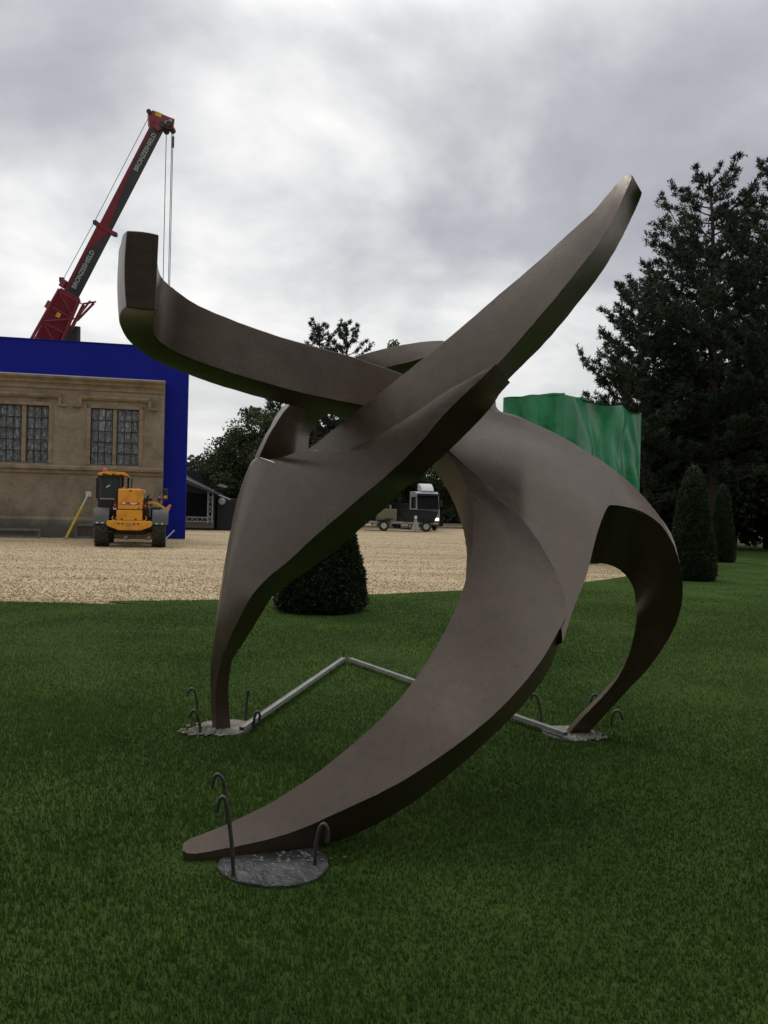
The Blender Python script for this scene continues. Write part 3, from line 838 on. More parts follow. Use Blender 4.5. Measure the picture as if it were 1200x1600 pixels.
for x, z in ((-.25, 1.99), (.16, 1.99), (.05, 1.98)):
    tbox((x - .03, .1, 1.97), (x + .03, .2, z + .03), 'lifting_lug', 'machine', .01, eng)
tbox((.36, .08, 1.84), (.46, .3, 1.95), 'side_lug', 'machine', .02, eng)
# boom running forward from the pivot
tbox((-.16, .9, 1.62), (.28, 5.4, 2.0), 'lift_boom', 'machine', .03)
tbox((-.55, 5.35, .25), (.62, 5.5, 1.7), 'fork_carriage', 'black', .03)
# cab on the left
cabw = MB()
for (x, y) in ((-1.10, .95), (-.42, .95), (-1.12, 2.45), (-.40, 2.45)):
    cabw.box((x, y, 2.0), (.08, .08, .92))
cabw.box((-.76, .95, 1.66), (.74, .06, .07)); cabw.box((-.76, .95, 2.42), (.74, .06, .08))
cabf = cabw.build('cab_frame', M['black'], th, bevel=.012)
tbox((-1.13, .92, 1.0), (-.42, 2.5, 1.64), 'cab_body', 'black', .04)
tbox((-1.04, .945, 1.69), (-.45, .955, 2.38), 'rear_window', 'glass', 0, cabf)
tbox((-1.03, 2.44, 1.5), (-.46, 2.45, 2.38), 'windscreen', 'glass', 0, cabf)
tbox((-1.115, 1.0, 1.69), (-1.105, 2.4, 2.38), 'side_window', 'glass', 0, cabf)
tbox((-.90, 1.5, 1.45), (-.60, 1.62, 2.02), 'driver_seat', 'black', .06)
MB().tube([(-.96, .935, 2.3), (-.80, .93, 2.02)], .012, 6).build('wiper', M['black'], cabf)
MB().box((-.80, .93, 2.06), (.14, .02, .03), ry=-.6).build('wiper_motor', M['white'], cabf)
for k in range(9):
    tbox((-1.06 + k * .055, .90, 1.60), (-1.06 + k * .055 + .034 + .01 * (k % 3 == 0), .915, 1.655), 'lettering', 'decal', 0, cabf)
b = MB(); b.prism([(-1.16, 2.44), (-1.10, 2.53), (-.72, 2.57), (-.28, 2.56), (-.16, 2.47), (-.12, 2.42), (-.30, 2.46), (-.40, 2.48), (-.48, 2.45), (-.66, 2.49), (-.70, 2.44), (-.96, 2.50), (-1.02, 2.42)], .86, 2.6)
b.build('cab_roof', M['machine'], th, bevel=.012)
tbox((-1.06, .88, 2.38), (-.40, 2.55, 2.475), 'roof_liner', 'black', .02)
MB().lathe([(.08, 0), (.075, .08), (.05, .115), (.0, .125)], (-.92, 1.05, 2.56), 'Z', 16).build('beacon', M['amber'], th, smooth=50)
MB().lathe([(.06, -.04), (.06, .02), (.0, .02)], (-.92, 1.05, 2.55), 'Z', 12).build('beacon_base', M['black'], th)
tbox((-.24, 2.5, 1.62), (-.17, 2.57, 2.42), 'boom_guard_pillar', 'black', .01); tbox((-.10, 2.5, 1.62), (-.06, 2.55, 2.40), 'guard_bar', 'black', .01)
tbox((-1.30, 2.2, 1.62), (-1.16, 2.3, 2.40), 'mirror_panel', 'black', .03)
# right flank: side pod, lamps, exhaust, mirrors
b = MB(); b.prism([(.46, 1.42), (.55, 1.56), (.66, 1.575), (.86, 1.51), (1.12, 1.36), (1.14, 1.28), (1.02, 1.28), (.80, 1.42), (.60, 1.48)], .9, 3.0)
b.build('side_pod', M['machine'], th, bevel=.015)
tbox((.40, .5, .95), (1.0, 3.0, 1.40), 'engine_bay', 'black', .05)
b = MB(); b.prism([(1.10, 1.22), (1.16, 1.38), (1.30, 1.50), (1.33, 1.44), (1.28, 1.30), (1.24, 1.22)], 2.2, 2.4); b.build('pod_fin', M['machine'], th)
for x in (.43, -.55):
    lamp = tbox((x - .005, .10, 1.28), (x + .075, .22, 1.55), 'tail_lamp', 'black', .01)
    for z, mm in ((1.50, 'redlamp'), (1.42, 'amber'), (1.34, 'redlamp')):
        tbox((x + .004, .085, z - .03), (x + .066, .102, z + .03), 'lamp_lens', mm, 0, lamp)
tbox((-.565, .098, 1.27), (-.47, .11, 1.35), 'number_plate', 'white', 0)
MB().tube([(.50, .6, 1.2), (.50, .6, 1.62), (.53, .58, 1.72), (.56, .5, 1.78)], .035, 8).build('exhaust', M['black'], th, smooth=50)
MB().tube([(.62, .3, 1.05), (.60, .25, 1.5), (.55, .2, 1.35)], .012, 6).build('wire_hoop', M['galv'], th)
for x in (.47, -.56):
    MB().tube([(x, .1, 1.05), (x + .05 * (1 if x > 0 else -1), .08, .98), (x, .06, .92), (x - .06 * (1 if x > 0 else -1), .05, .91)], .014, 6).build('hook', M['machine'], th)
MB().tube([(.90, 2.4, 1.40), (.90, 2.4, 1.66)], .012, 6).build('mirror_stalk', M['black'], th)
MB().tube([(.90, 2.4, 1.78), (.92, 2.4, 1.88), (1.02, 2.4, 1.95)], .012, 6).build('mirror_stalk', M['black'], th)
MB().tube([(.95, 2.4, 1.42), (1.12, 2.4, 1.62)], .016, 6).build('mirror_stalk', M['black'], th)
mr_ = tbox((.83, 2.36, 1.58), (.97, 2.44, 1.80), 'mirror', 'black', .03)
tbox((.845, 2.35, 1.70), (.955, 2.362, 1.785), 'mirror_glass', 'chrome', 0, mr_)
mr2 = tbox((1.04, 2.36, 1.64), (1.20, 2.42, 2.06), 'mirror', 'black', .03)
tbox((1.06, 2.35, 1.70), (1.18, 2.362, 1.80), 'mirror_glass', 'machine', 0, mr2)
for x0, x1, z in ((-.75, -.60, .50), (.62, .74, .48)):
    MB().tube([(x0, .5, z), (x1, .5, z + .01)], .016, 6).build('step_bar', M['galv'], th)
for x in (-.4, .5):
    tbox((x - .06, 5.4, .06), (x + .06, 6.7, .12), 'fork_tine', 'galv', .01)
# pale steel bar poking out past the right wheel
q0, q1 = wpt(256, 836, 2.2), wpt(272, 829, 1.0)
bar = MB(); o_b = Vector((q0.x, q0.y, 0)); bar.tube([Vector((0, 0, .02)), q1 - o_b], .03, 8)
tag(bar.build('steel_bar', M['galv'], None, smooth=50, loc=o_b), 'thin pale steel bar lying by the wheel against the blue screen', 'bar')
MB()

# ------------------------------------------------------------------ covered stage beside the blue screen
SD = 46.5
sp0 = gp(338, 829, -0.02)
stg = empty('outdoor_stage', sp0, R(4), 'black covered stage with aluminium truss just right of the blue screen', 'stage')
kk = SD / FPX
def truss(p, q, wdt, name, par, up=Vector((0, 0, 1))):
    p, q = Vector(p), Vector(q); d = q - p; n = max(2, int(round(d.length / (wdt * 1.1)))); dn = d.normalized()
    s1 = dn.cross(Vector((0, 1, 0))); s1 = s1.normalized() if s1.length > .1 else Vector((1, 0, 0))
    s2 = dn.cross(s1).normalized()
    tr = MB()
    cs = [(s1 * a + s2 * b_) * wdt / 2 for a, b_ in ((-1, -1), (1, -1), (1, 1), (-1, 1))]
    for c in cs: tr.tube([p + c, q + c], .03, 6)
    o = tr.build(name, M['alu'], par)
    for i in range(n):
        a, b_ = p + d * (i / n), p + d * ((i + 1) / n)
        for j in range(4):
            c0, c1 = cs[j], cs[(j + 1) % 4]
            if i % 2: c0, c1 = c1, c0
            MB().tube([a + c0, b_ + c1], .018, 5).build('lacing_bar', M['alu'], o)
    return o
stx = -0.38
b = MB(); b.span((-6.5, 0.3, .12), (stx + .15, 7, .40)); b.build('deck', M['khaki'], stg)
MB().span((-6.5, .34, 0), (stx + .1, 6.9, .12)).build('deck_skirt', M['stageblack'], stg)
truss((-6.5, 0, .62), (stx, 0, .62), .26, 'bottom_truss', stg)
truss((stx, 0, .40), (stx, 0, 2.35), .26, 'truss_tower', stg)
MB().span((-6.4, 3.6, .4), (stx - .1, 3.7, 3.6)).build('back_cloth', M['stageblack'], stg)
MB().span((stx + .15, .5, 0), (stx + .2, 3.6, 2.5)).build('side_cloth', M['stageblack'], stg)
# sloping roof sheet
b = MB(); b.prism([(-6.5, 5.9), (-1.9, 3.02), (.1, 2.16), (.1, 2.05), (-1.9, 2.72), (-6.5, 5.4)], -.4, 5.0); b.build('roof', M['stageroof'], stg, bevel=.05)
b = MB(); b.prism([(-6.5, 5.4), (-1.9, 2.70), (-.3, 2.2), (-.6, 2.1), (-1.9, 2.25), (-6.5, 4.2)], .2, .3); b.build('valance', M['stageblack'], stg)
b = MB(); b.prism([(-.1, 2.62), (.45, 2.50), (.55, 2.62), (.1, 2.75)], .3, .9); b.build('roof_cover_flap', M['alu'], stg)
MB().tube([(.0, .2, 2.1), (.75, .2, 1.82)], .06, 8).build('lamp_bar', M['alu'], stg)
MB().lathe([(.05, -.15), (.2, -.1), (.22, .1), (.0, .12)], (.28, .1, 1.72), 'Y', 16).build('stage_lamp', M['alu'], stg, smooth=50)
MB().span((stx + .3, .6, 0), (stx + 1.6, 2.0, 1.9)).build('side_stack', M['stageblack'], stg, bevel=.05)
MB().span((stx + 1.75, .6, 0), (stx + 1.82, .68, 2.0)).build('stage_post', M['galv'], stg)

# ------------------------------------------------------------------ green wrapped tower
ta, tb, tcn = Vector((3.54, 24.9, 0)), Vector((5.21, 24.0, 0)), Vector((8.77, 28.2, 0))
td = ta + (tcn - tb)
tw = empty('tarpaulin_tower', tb, 0, 'tall scaffold block wrapped in shiny green tarpaulin before the pines', 'tarpaulin')
def tarp_face(p, q, hp_, hq, seed, nx=60, nz=30, folds=1.0, sag=.12):
    rr_ = random.Random(seed)
    d = q - p; nrm = Vector((d.y, -d.x, 0)).normalized()
    ph = [rr_.uniform(0, 6.28) for _ in range(6)]
    g = MB(); vs = []
    for j in range(nz + 1):
        t_ = j / nz
        for i in range(nx + 1):
            s = i / nx
            h = hp_ + (hq - hp_) * s
            h -= sag * (abs(math.sin(s * math.pi * 2.3 + ph[0]))) * .6 + .02 * math.sin(s * 17 + ph[1])
            z = h * (1 - t_)
            hang = min(1, t_ * 2.2)
            ws = s + .06 * math.sin(t_ * 5 + 7 * s + ph[0]) + .03 * math.sin(t_ * 11 + ph[1])
            o = folds * hang * (.09 * math.sin(ws * 11 + ph[2] - t_ * 1.6) + .055 * math.sin(ws * 23 + ph[3] + t_ * 3) * (.4 + .6 * math.sin(s * 5 + ph[4]) ** 2) + .03 * math.sin(ws * 41 + ph[4] - 4 * t_) * math.sin(s * 7 + 3 * t_ + ph[1])) + folds * .05 * math.sin(t_ * 9 - s * 10 + ph[5])
            o += .35 * t_ * math.sin(s * math.pi) * .4
            e = min(1, s * 12, (1 - s) * 12)
            pt = p + d * s + nrm * (o * e) + Vector((0, 0, z)) - tb
            vs.append(pt)
    g.add(vs, [(j * (nx + 1) + i, j * (nx + 1) + i + 1, (j + 1) * (nx + 1) + i + 1, (j + 1) * (nx + 1) + i) for j in range(nz) for i in range(nx)])
    return g.build('tarpaulin_side', M['tarp'], tw, smooth=70)
H0 = 5.06
tarp_face(ta, tb, 4.98, H0, 3, 40, 24, .9, .05)
tarp_face(tb, tcn, H0, H0 - .02, 8, 90, 30, 2.3, .16)
tarp_face(tcn, td, H0, H0 - .1, 5, 40, 20)
tarp_face(td, ta, H0, H0 - .1, 6, 40, 20)
b = MB(); nt_ = 14
vs = []
for j in range(nt_ + 1):
    for i in range(nt_ + 1):
        s, t_ = i / nt_, j / nt_
        p = ta + (tb - ta) * s + (td - ta) * t_ - tb
        vs.append((p.x, p.y, H0 - .10 - .25 * math.sin(s * math.pi) * math.sin(t_ * math.pi) + .06 * math.sin(5 * s + 8 * t_) * min(1, 8 * s, 8 * (1 - s), 8 * t_, 8 * (1 - t_))))
b.add(vs, [(j * (nt_ + 1) + i, j * (nt_ + 1) + i + 1, (j + 1) * (nt_ + 1) + i + 1, (j + 1) * (nt_ + 1) + i) for j in range(nt_) for i in range(nt_)])
b.build('tarpaulin_top', M['tarp'], tw, smooth=70)
for p in (ta, tb, tcn, td):
    c = (ta + tcn) / 2; q = p + (c - p).normalized() * .12 - tb
    MB().tube([(q.x, q.y, -.02), (q.x, q.y, H0 - .1)], .024, 8).build('scaffold_pole', M['galv'], tw)

# ------------------------------------------------------------------ lorry, trailer, generator
lp = gp(668, 829, -0.02)
lo_ = empty('lorry', lp, R(14), 'white lorry cab with a lit headlamp parked at the edge of the trees', 'lorry')
lo_.scale = (.76, 1, .97)
def lbox(a, b_, name, m, bevel=.03, par=lo_):
    q = MB(); q.span(a, b_); return q.build(name, M[m], par, bevel=bevel)
# cab faces local -Y
b = MB(); b.prismx([(-.05, .55), (-.10, 1.5), (.0, 1.62), (.22, 2.78), (.5, 2.92), (1.9, 2.92), (1.9, .55)], -1.15, 1.15)
M['lorrywhite'] = mat('shaded_white_paint', (0.36, 0.37, 0.37), 0.5, var=0.15)  # white greyed so the colour carries the shade of the trees
lc = b.build('cab', M['lorrywhite'], lo_, bevel=.06)
b = MB(); b.prismx([(-.09, 1.60), (-.02, 1.60), (.20, 2.66), (.13, 2.66)], -1.06, 1.06); b.build('windscreen', M['darkglass'], lc)
lbox((-1.06, -.10, 2.60), (1.06, .2, 2.76), 'sun_visor', 'black', .03, lc)
lbox((-1.0, -.14, 1.08), (1.0, -.08, 1.46), 'grille', 'black', .02, lc)
lbox((-1.16, .25, 1.65), (-1.15, 1.4, 2.5), 'side_window', 'darkglass', 0, lc); lbox((1.15, .25, 1.65), (1.16, 1.4, 2.5), 'side_window', 'darkglass', 0, lc)
for k in range(3):
    lbox((-.95, -.17, 1.12 + k * .12), (.95, -.138, 1.16 + k * .12), 'grille_slat', 'white', 0, lc)
lbox((-1.16, -.2, .35), (1.16, .1, .72), 'bumper', 'black', .05)
hm = bpy.data.materials.new('lit_headlamp'); hm.use_nodes = True
hb_ = hm.node_tree.nodes['Principled BSDF']; hb_.inputs['Emission Color'].default_value = (1, .85, .6, 1); hb_.inputs['Emission Strength'].default_value = 2.2
M['headlit'] = hm
for x in (-.85, .85):
    lbox((x - .2, -.16, .76), (x + .2, -.08, .93), 'headlamp', 'headlit' if x > 0 else 'chrome', .02, lc)
lbox((-.26, -.215, .5), (.26, -.2, .6), 'number_plate', 'white', 0)
b = MB(); b.prismx([(.35, 2.92), (.55, 3.25), (.95, 3.52), (1.5, 3.55), (1.5, 2.92)], -.55, .75); b.build('air_deflector', M['white'], lo_, bevel=.12, smooth=40)
lbox((-1.2, 1.95, .5), (1.2, 7.2, 1.0), 'chassis', 'black'); lbox((-1.2, 2.1, 1.0), (1.2, 7.2, 2.0), 'load_body', 'stageblack', .05)
for x in (-1.35, 1.35): lbox((x - .1, .05, 1.8), (x + .1, .13, 2.3), 'mirror', 'black', .02)
lw = MB().lathe([(.1, -.15), (.42, -.15), (.5, -.1), (.5, .1), (.42, .15), (.1, .15)], (0, 0, 0), 'X', 22).mesh('wheel', 40); lw.materials.append(M['rubber'])
for x in (-1.05, 1.05):
    for y in (.9, 5.2, 6.3): link('wheel', lw, None, lo_, (x, y, .5))
# trailer in front of the lorry
tp2 = gp(635, 830.5, -0.02)
tr = empty('trailer', tp2, R(6), 'low dark flatbed trailer parked in front of the white lorry', 'trailer')
def rbox(a, b_, name, m, bevel=.02, par=tr):
    q = MB(); q.span(a, b_); return q.build(name, M[m], par, bevel=bevel)
rbox((-2.6, 0, .50), (2.2, 1.8, .64), 'bed', 'galv'); 
for x, z in ((-1.55, .36), (1.35, .36)):
    wh = MB().lathe([(.0, -.1), (.36, -.1), (.36, .1), (.0, .1)], (x, .08, z), 'Y', 20).build('wheel', M['rubber'], tr)
    MB().lathe([(.0, -.03), (.2, -.03), (.2, .0), (.0, .0)], (x, -.03, z), 'Y', 16).build('rim', M['chrome'], wh)
    b = MB(); b.prism([(x - .45, z + .1), (x - .38, z + .42), (x + .38, z + .42), (x + .45, z + .1), (x + .42, z + .1), (x + .34, z + .37), (x - .34, z + .37), (x - .42, z + .1)], -.1, .3); b.build('mudguard', M['black'], tr)
gen = empty('generator', tr.matrix_basis @ Vector((-1.35, .5, .64)), R(6), 'khaki generator box standing on the left of the trailer', 'generator')
q = MB(); q.span((-.62, -.4, 0), (.68, .9, .86)); gbox = q.build('canopy', M['khaki'], gen, bevel=.04)
q = MB(); q.span((-.1, -.412, .14), (.45, -.398, .22)); q.build('vent', M['black'], gbox)
for x in (-.2, .3): MB().tube([(x, .2, .86), (x, .2, 1.15)], .06, 8).build('exhaust', M['galv'], gen)
skp = empty('black_skip', tr.matrix_basis @ Vector((.85, .5, .64)), R(6), 'black open skip box on the trailer next to the lorry cab', 'skip')
b = MB(); b.prism([(-.9, 0), (-1.1, .85), (1.35, .78), (1.05, 0)], -.45, .9); b.build('body', M['stageblack'], skp, bevel=.03)
MB().span((-1.14, -.49, .80), (1.38, -.44, .86)).build('rim_bar', M['black'], skp)
jp = gp(649, 832, -0.02)
jk = empty('folding_stand', jp, 0, 'small silvery folding stand on the gravel before the trailer', 'stand')
for x, y in ((-.32, -.2), (.3, -.2), (0, .35)):
    MB().tube([(0, 0, .95), (x, y, 0)], .045, 8).build('leg', M['galv'], jk)
MB().lathe([(.0, .9), (.09, .9), (.09, 1.08), (.0, 1.1)], (0, 0, 0), 'Z', 10).build('head', M['white'], jk)
b = MB(); b.add([(0, -.05, .85), (-.27, -.2, .18), (.02, -.22, .12), (.25, -.2, .2), (0, -.02, .85), (-.27, -.17, .18), (.02, -.19, .12), (.25, -.17, .2)], [(0, 1, 2), (0, 2, 3), (4, 6, 5), (4, 7, 6), (0, 4, 5, 1), (1, 5, 6, 2), (2, 6, 7, 3), (3, 7, 4, 0)]); b.build('cloth', M['galv'], jk)

# ------------------------------------------------------------------ trees
def needles(C, D, length, width, k, rg, spread=.75):
    n = len(C)
    C = np.repeat(C, k, 0); D = np.repeat(D, k, 0)
    d = D + rg.normal(0, spread, D.shape); d /= np.linalg.norm(d, axis=1, keepdims=True) + 1e-9
    r = rg.normal(0, 1, D.shape); s = np.cross(d, r); s /= np.linalg.norm(s, axis=1, keepdims=True) + 1e-9
    ln = length * rg.uniform(.6, 1.25, (len(C), 1)); wd = width * rg.uniform(.7, 1.3, (len(C), 1))
    C = C + rg.normal(0, length * .25, C.shape)
    V = np.stack([C - s * wd, C + s * wd, C + d * ln], 1).reshape(-1, 3)
    return V, np.arange(len(V)).reshape(-1, 3)
def pine(label, base, H, R0, seed, crown0=.3, limbs=44, shoots=9, tuft=.20, width=.027, k=14, m='pine', group='tall pines on the right', top=.32, name='pine_tree', lean=0.0, bare=.35, droop=.0):
    rg = np.random.default_rng(seed); rd = random.Random(seed)
    root = empty(name, base, 0, label, 'tree', group)
    tr_ = MB()
    pts = [Vector((lean * H * (i / 8) ** 2 + rd.uniform(-.06, .06) * i * .3, rd.uniform(-.06, .06) * i * .3, H * i / 8)) for i in range(9)]
    pts[0].z = -.05
    r0 = H * .018
    tr_.tube(pts, [r0 * (1 - .88 * i / 8) for i in range(9)], 10)
    def trunk(z):
        f = max(0, min(7.999, z / H * 8)); i = int(f); return pts[i].lerp(pts[i + 1], f - i)
    tk = tr_.build('trunk', M['bark'], root, smooth=50)
    C = []; D = []
    lm = MB()
    for i in range(limbs):
        f = (i + rd.random()) / limbs
        z = H * (crown0 + (0.985 - crown0) * f)
        prof = (1 - f) ** .65 * (1 - top) + top * math.sqrt(max(0, 1 - f * f)) * .6
        prof *= .55 + .45 * min(1, f / .18)
        ln = R0 * prof * rd.uniform(.55, 1.2) + .35
        a = i * 2.399 + rd.uniform(-.6, .6)
        dirv = Vector((math.cos(a), math.sin(a), 0))
        rise = rd.uniform(.0, .35) + .55 * f - droop
        p0 = trunk(z)
        lp_ = [p0 + dirv * ln * s + Vector((0, 0, ln * (rise * s * s + .12 * s * rise))) + Vector((rd.uniform(-.1, .1), rd.uniform(-.1, .1), rd.uniform(-.1, .1))) * s for s in (0, .25, .5, .75, 1)]
        rl = r0 * .34 * (1 - f * .7)
        lm.tube(lp_, [rl, rl * .8, rl * .6, rl * .4, rl * .2], 5, False)
        def lat(s):
            g = min(3.999, s * 4); j = int(g); return lp_[j].lerp(lp_[j + 1], g - j)
        ns = max(3, int(shoots * ln / 2.2))
        for j in range(ns):
            s = bare + (1 - bare) * (j + rd.random()) / ns
            q = lat(s)
            side = rd.choice((-1, 1)); sa = a + side * rd.uniform(.3, 1.3)
            sl_ = ln * rd.uniform(.16, .34) * (1.15 - s * .5)
            sdv = Vector((math.cos(sa), math.sin(sa), rd.uniform(.15, .75)))
            e = q + sdv * sl_
            lm.tube([q, e], [rl * .22, rl * .10], 3, False)
            nt2 = max(2, int(sl_ / .16))
            for u_ in range(nt2):
                c = q.lerp(e, .25 + .85 * (u_ + rd.random()) / nt2)
                C.append(c); D.append((sdv.x * .35, sdv.y * .35, .75))
        for u_ in range(3):
            C.append(lp_[4]); D.append((dirv.x * .5, dirv.y * .5, .8))
    lm.build('branches', M['bark'], root, smooth=60)
    for u_ in range(16):
        C.append(trunk(H * (.94 + .06 * rd.random()))); D.append((0, 0, 1.2))
    C = np.array([tuple(c) for c in C]); D = np.array(D, float)
    V, F = needles(C, D, tuft, width, k, rg)
    link('crown', npmesh('crown', V, F), M[m], root)
    return root
def broad(label, base, H, Rx, seed, nclump=60, per=170, leaf=.11, m='leaf', group='broadleaf trees behind the drive', name='broadleaf_tree', bot=.15, trunk_r=.16, bark='greybark', squash=1.0):
    rg = np.random.default_rng(seed); rd = random.Random(seed)
    root = empty(name, base, 0, label, 'tree', group)
    cz = H * (bot + (1 - bot) * .5); rz = H * (1 - bot) * .5
    tr_ = MB(); tr_.tube([(0, 0, -.05), (.1, 0, H * .3), (.0, .1, H * .6), (0, 0, H * .85)], [trunk_r, trunk_r * .8, trunk_r * .5, trunk_r * .15], 8)
    cl = []
    for i in range(nclump):
        a = rd.uniform(0, 6.283); ph = math.asin(rd.uniform(-.95, 1)); q = rd.uniform(.35, 1) ** .5
        rr_ = q * rd.uniform(.75, 1.08)
        prof = 1.0 - .35 * max(0, math.sin(ph))
        c = Vector((math.cos(a) * math.cos(ph) * Rx * rr_ * prof, math.sin(a) * math.cos(ph) * Rx * rr_ * prof, cz + math.sin(ph) * rz * rr_))
        cl.append(c)
        if i % 3 == 0:
            tr_.tube([(0, 0, min(c.z * .7, H * .6)), c * .6 + Vector((0, 0, c.z * .35)), c], [trunk_r * .35, trunk_r * .2, trunk_r * .06], 5, False)
    tr_.build('trunk', M[bark], root, smooth=60)
    cl = np.array([tuple(c) for c in cl]); n = nclump * per
    cen = np.repeat(cl, per, 0)
    sz = np.repeat(rg.uniform(.16, .34, nclump), per)[:, None] * Rx
    d = rg.normal(0, 1, (n, 3)); d /= np.linalg.norm(d, axis=1, keepdims=True)
    P = cen + d * sz * (rg.random((n, 1)) ** .45) * np.array([1, 1, .75])
    nr = rg.normal(0, 1, (n, 3)) + np.array([0, 0, .6]); nr /= np.linalg.norm(nr, axis=1, keepdims=True)
    t1 = np.cross(nr, rg.normal(0, 1, (n, 3))); t1 /= np.linalg.norm(t1, axis=1, keepdims=True); t2 = np.cross(nr, t1)
    l = leaf * rg.uniform(.7, 1.4, (n, 1))
    V = np.stack([P - t1 * l, P + t2 * l * .6, P + t1 * l, P - t2 * l * .6], 1).reshape(-1, 3)
    link('crown', npmesh('crown', V, np.arange(4 * n).reshape(-1, 4)), M[m], root)
    return root
def base_at(u, d):
    v = 800
    r = ray(u, v); p = CAM + r * (d / r.y); return Vector((p.x, p.y, -.03))
def hgt(u, v, d):
    return at(u, v, d).z
# right-hand pines
pine('broad dark pine with a pointed top right of the tusk tip', base_at(1112, 37), hgt(1092, 272, 37), 5.6, 21, .16, 100, 16, m='pine', lean=-.03, bare=.2)
pine('tallest pine, cut by the right edge of the frame', base_at(1205, 40), hgt(1180, 236, 40), 5.4, 22, .24, 92, 15, m='pine', bare=.25)
pine('leaning lower pine at the left edge of the right-hand group', base_at(1012, 37), hgt(965, 440, 37), 3.5, 23, .14, 84, 17, m='pine', lean=-.07, bare=.12)
pine('slim pine filling the gap behind the two big right-hand pines', base_at(1052, 43), hgt(1034, 385, 43), 5.0, 24, .14, 84, 15, m='pine')
pine('pine standing mostly beyond the right edge of the frame', base_at(1275, 38), hgt(1260, 300, 38), 5.0, 25, .2, 56, 9, m='pine')
# dark understorey below them
for i, (u, d, vt, rx, lab) in enumerate(((1010, 41, 640, 2.8, 'dark holly-like bush mass right behind the green tarpaulin'), (1075, 41, 590, 3.2, 'dark bush mass behind the nearer clipped yew'), (1150, 41, 585, 3.6, 'dark bush mass behind the farther clipped yew'), (1225, 38, 600, 3.4, 'dark bush mass at the right edge under the pines'))):
    broad(lab, base_at(u, d), hgt(u, vt, d), rx, 40 + i, 90, 230, .13, 'under', 'dark undergrowth below the pines', 'dark_bush', 0.0, .1, 'bark')
# trees seen on the left and through the sculpture
broad('bushy green tree behind the stage, left of the sculpture', base_at(395, 53), hgt(400, 640, 53), 3.6, 60, 100, 420, .085, 'leaf', bot=.0, trunk_r=.22)
broad('darker tree rising between the stage and the sculpture leg', base_at(352, 57), hgt(352, 700, 57), 2.6, 61, 70, 380, .085, 'leaf', bot=.0)
broad('small low bush tree just over the stage roof', base_at(318, 60), hgt(312, 740, 60), 1.7, 62, 40, 340, .08, 'leaf', bot=.0)
pine('pine with a feathery top showing above the horizontal arm, left one', base_at(492, 62), hgt(492, 506, 62), 3.0, 63, .35, 64, 16, .24, .036, 9, 'pine2', 'pines behind the sculpture')
pine('pine with a feathery top showing above the horizontal arm, right one', base_at(536, 60), hgt(538, 503, 60), 2.7, 64, .30, 64, 16, .24, .036, 9, 'pine2', 'pines behind the sculpture')
pine('dark pine rising behind the arm left of the sculpture window', base_at(432, 58), hgt(432, 612, 58), 3.2, 65, .10, 80, 14, .24, .036, 9, 'pine2', 'pines behind the sculpture')
broad('pale thin tree whose top pokes above the back arch', base_at(604, 66), hgt(604, 520, 66), 2.0, 66, 40, 70, .13, 'leafpale', bot=.3, name='birch_tree')
broad('leafy tree hanging over the trailer behind the sculpture', base_at(615, 72), hgt(615, 690, 72), 4.2, 67, 90, 300, .11, 'leaf', bot=.0)
broad('leafy tree right behind the white lorry', base_at(690, 76), hgt(690, 690, 76), 4.6, 68, 70, 300, .11, 'leaf', bot=.05)
broad('dark tree between the lorry and the tarpaulin tower', base_at(752, 70), hgt(752, 668, 70), 3.6, 69, 80, 150, .15, 'under', bot=.0)
broad('dark tree seen under the sculpture left of the trailer', base_at(540, 68), hgt(540, 640, 68), 4.2, 70, 90, 170, .15, 'under', bot=.0)
broad('dark tree behind the clipped yew under the sculpture', base_at(465, 66), hgt(465, 640, 66), 4.0, 71, 80, 170, .15, 'under', bot=.0)
# far wood closing the view low down
def far_wood():
    rg = np.random.default_rng(99); n = 60000
    a = rg.uniform(-1, 1, n); x = a * 75 + 5; y = 95 + 12 * rg.random(n) + .0 * x
    hmax = 4.2 + 1.4 * np.sin(x * .21) + 1.0 * np.sin(x * .53 + 1) + .7 * np.sin(x * 1.3)
    z = hmax * rg.random(n) ** .8
    P = np.stack([x, y, z], -1)
    nr = rg.normal(0, 1, (n, 3)) + np.array([0, -.5, .6]); nr /= np.linalg.norm(nr, axis=1, keepdims=True)
    t1 = np.cross(nr, rg.normal(0, 1, (n, 3))); t1 /= np.linalg.norm(t1, axis=1, keepdims=True); t2 = np.cross(nr, t1)
    l = .32 * rg.uniform(.7, 1.4, (n, 1))
    V = np.stack([P - t1 * l, P + t2 * l * .7, P + t1 * l, P - t2 * l * .7], 1).reshape(-1, 3)
    o = link('distant_wood', npmesh('distant_wood', V, np.arange(4 * n).reshape(-1, 4)), M['under'])
    tag(o, 'dark distant wood along the end of the drive', 'wood', kind='stuff')
far_wood()
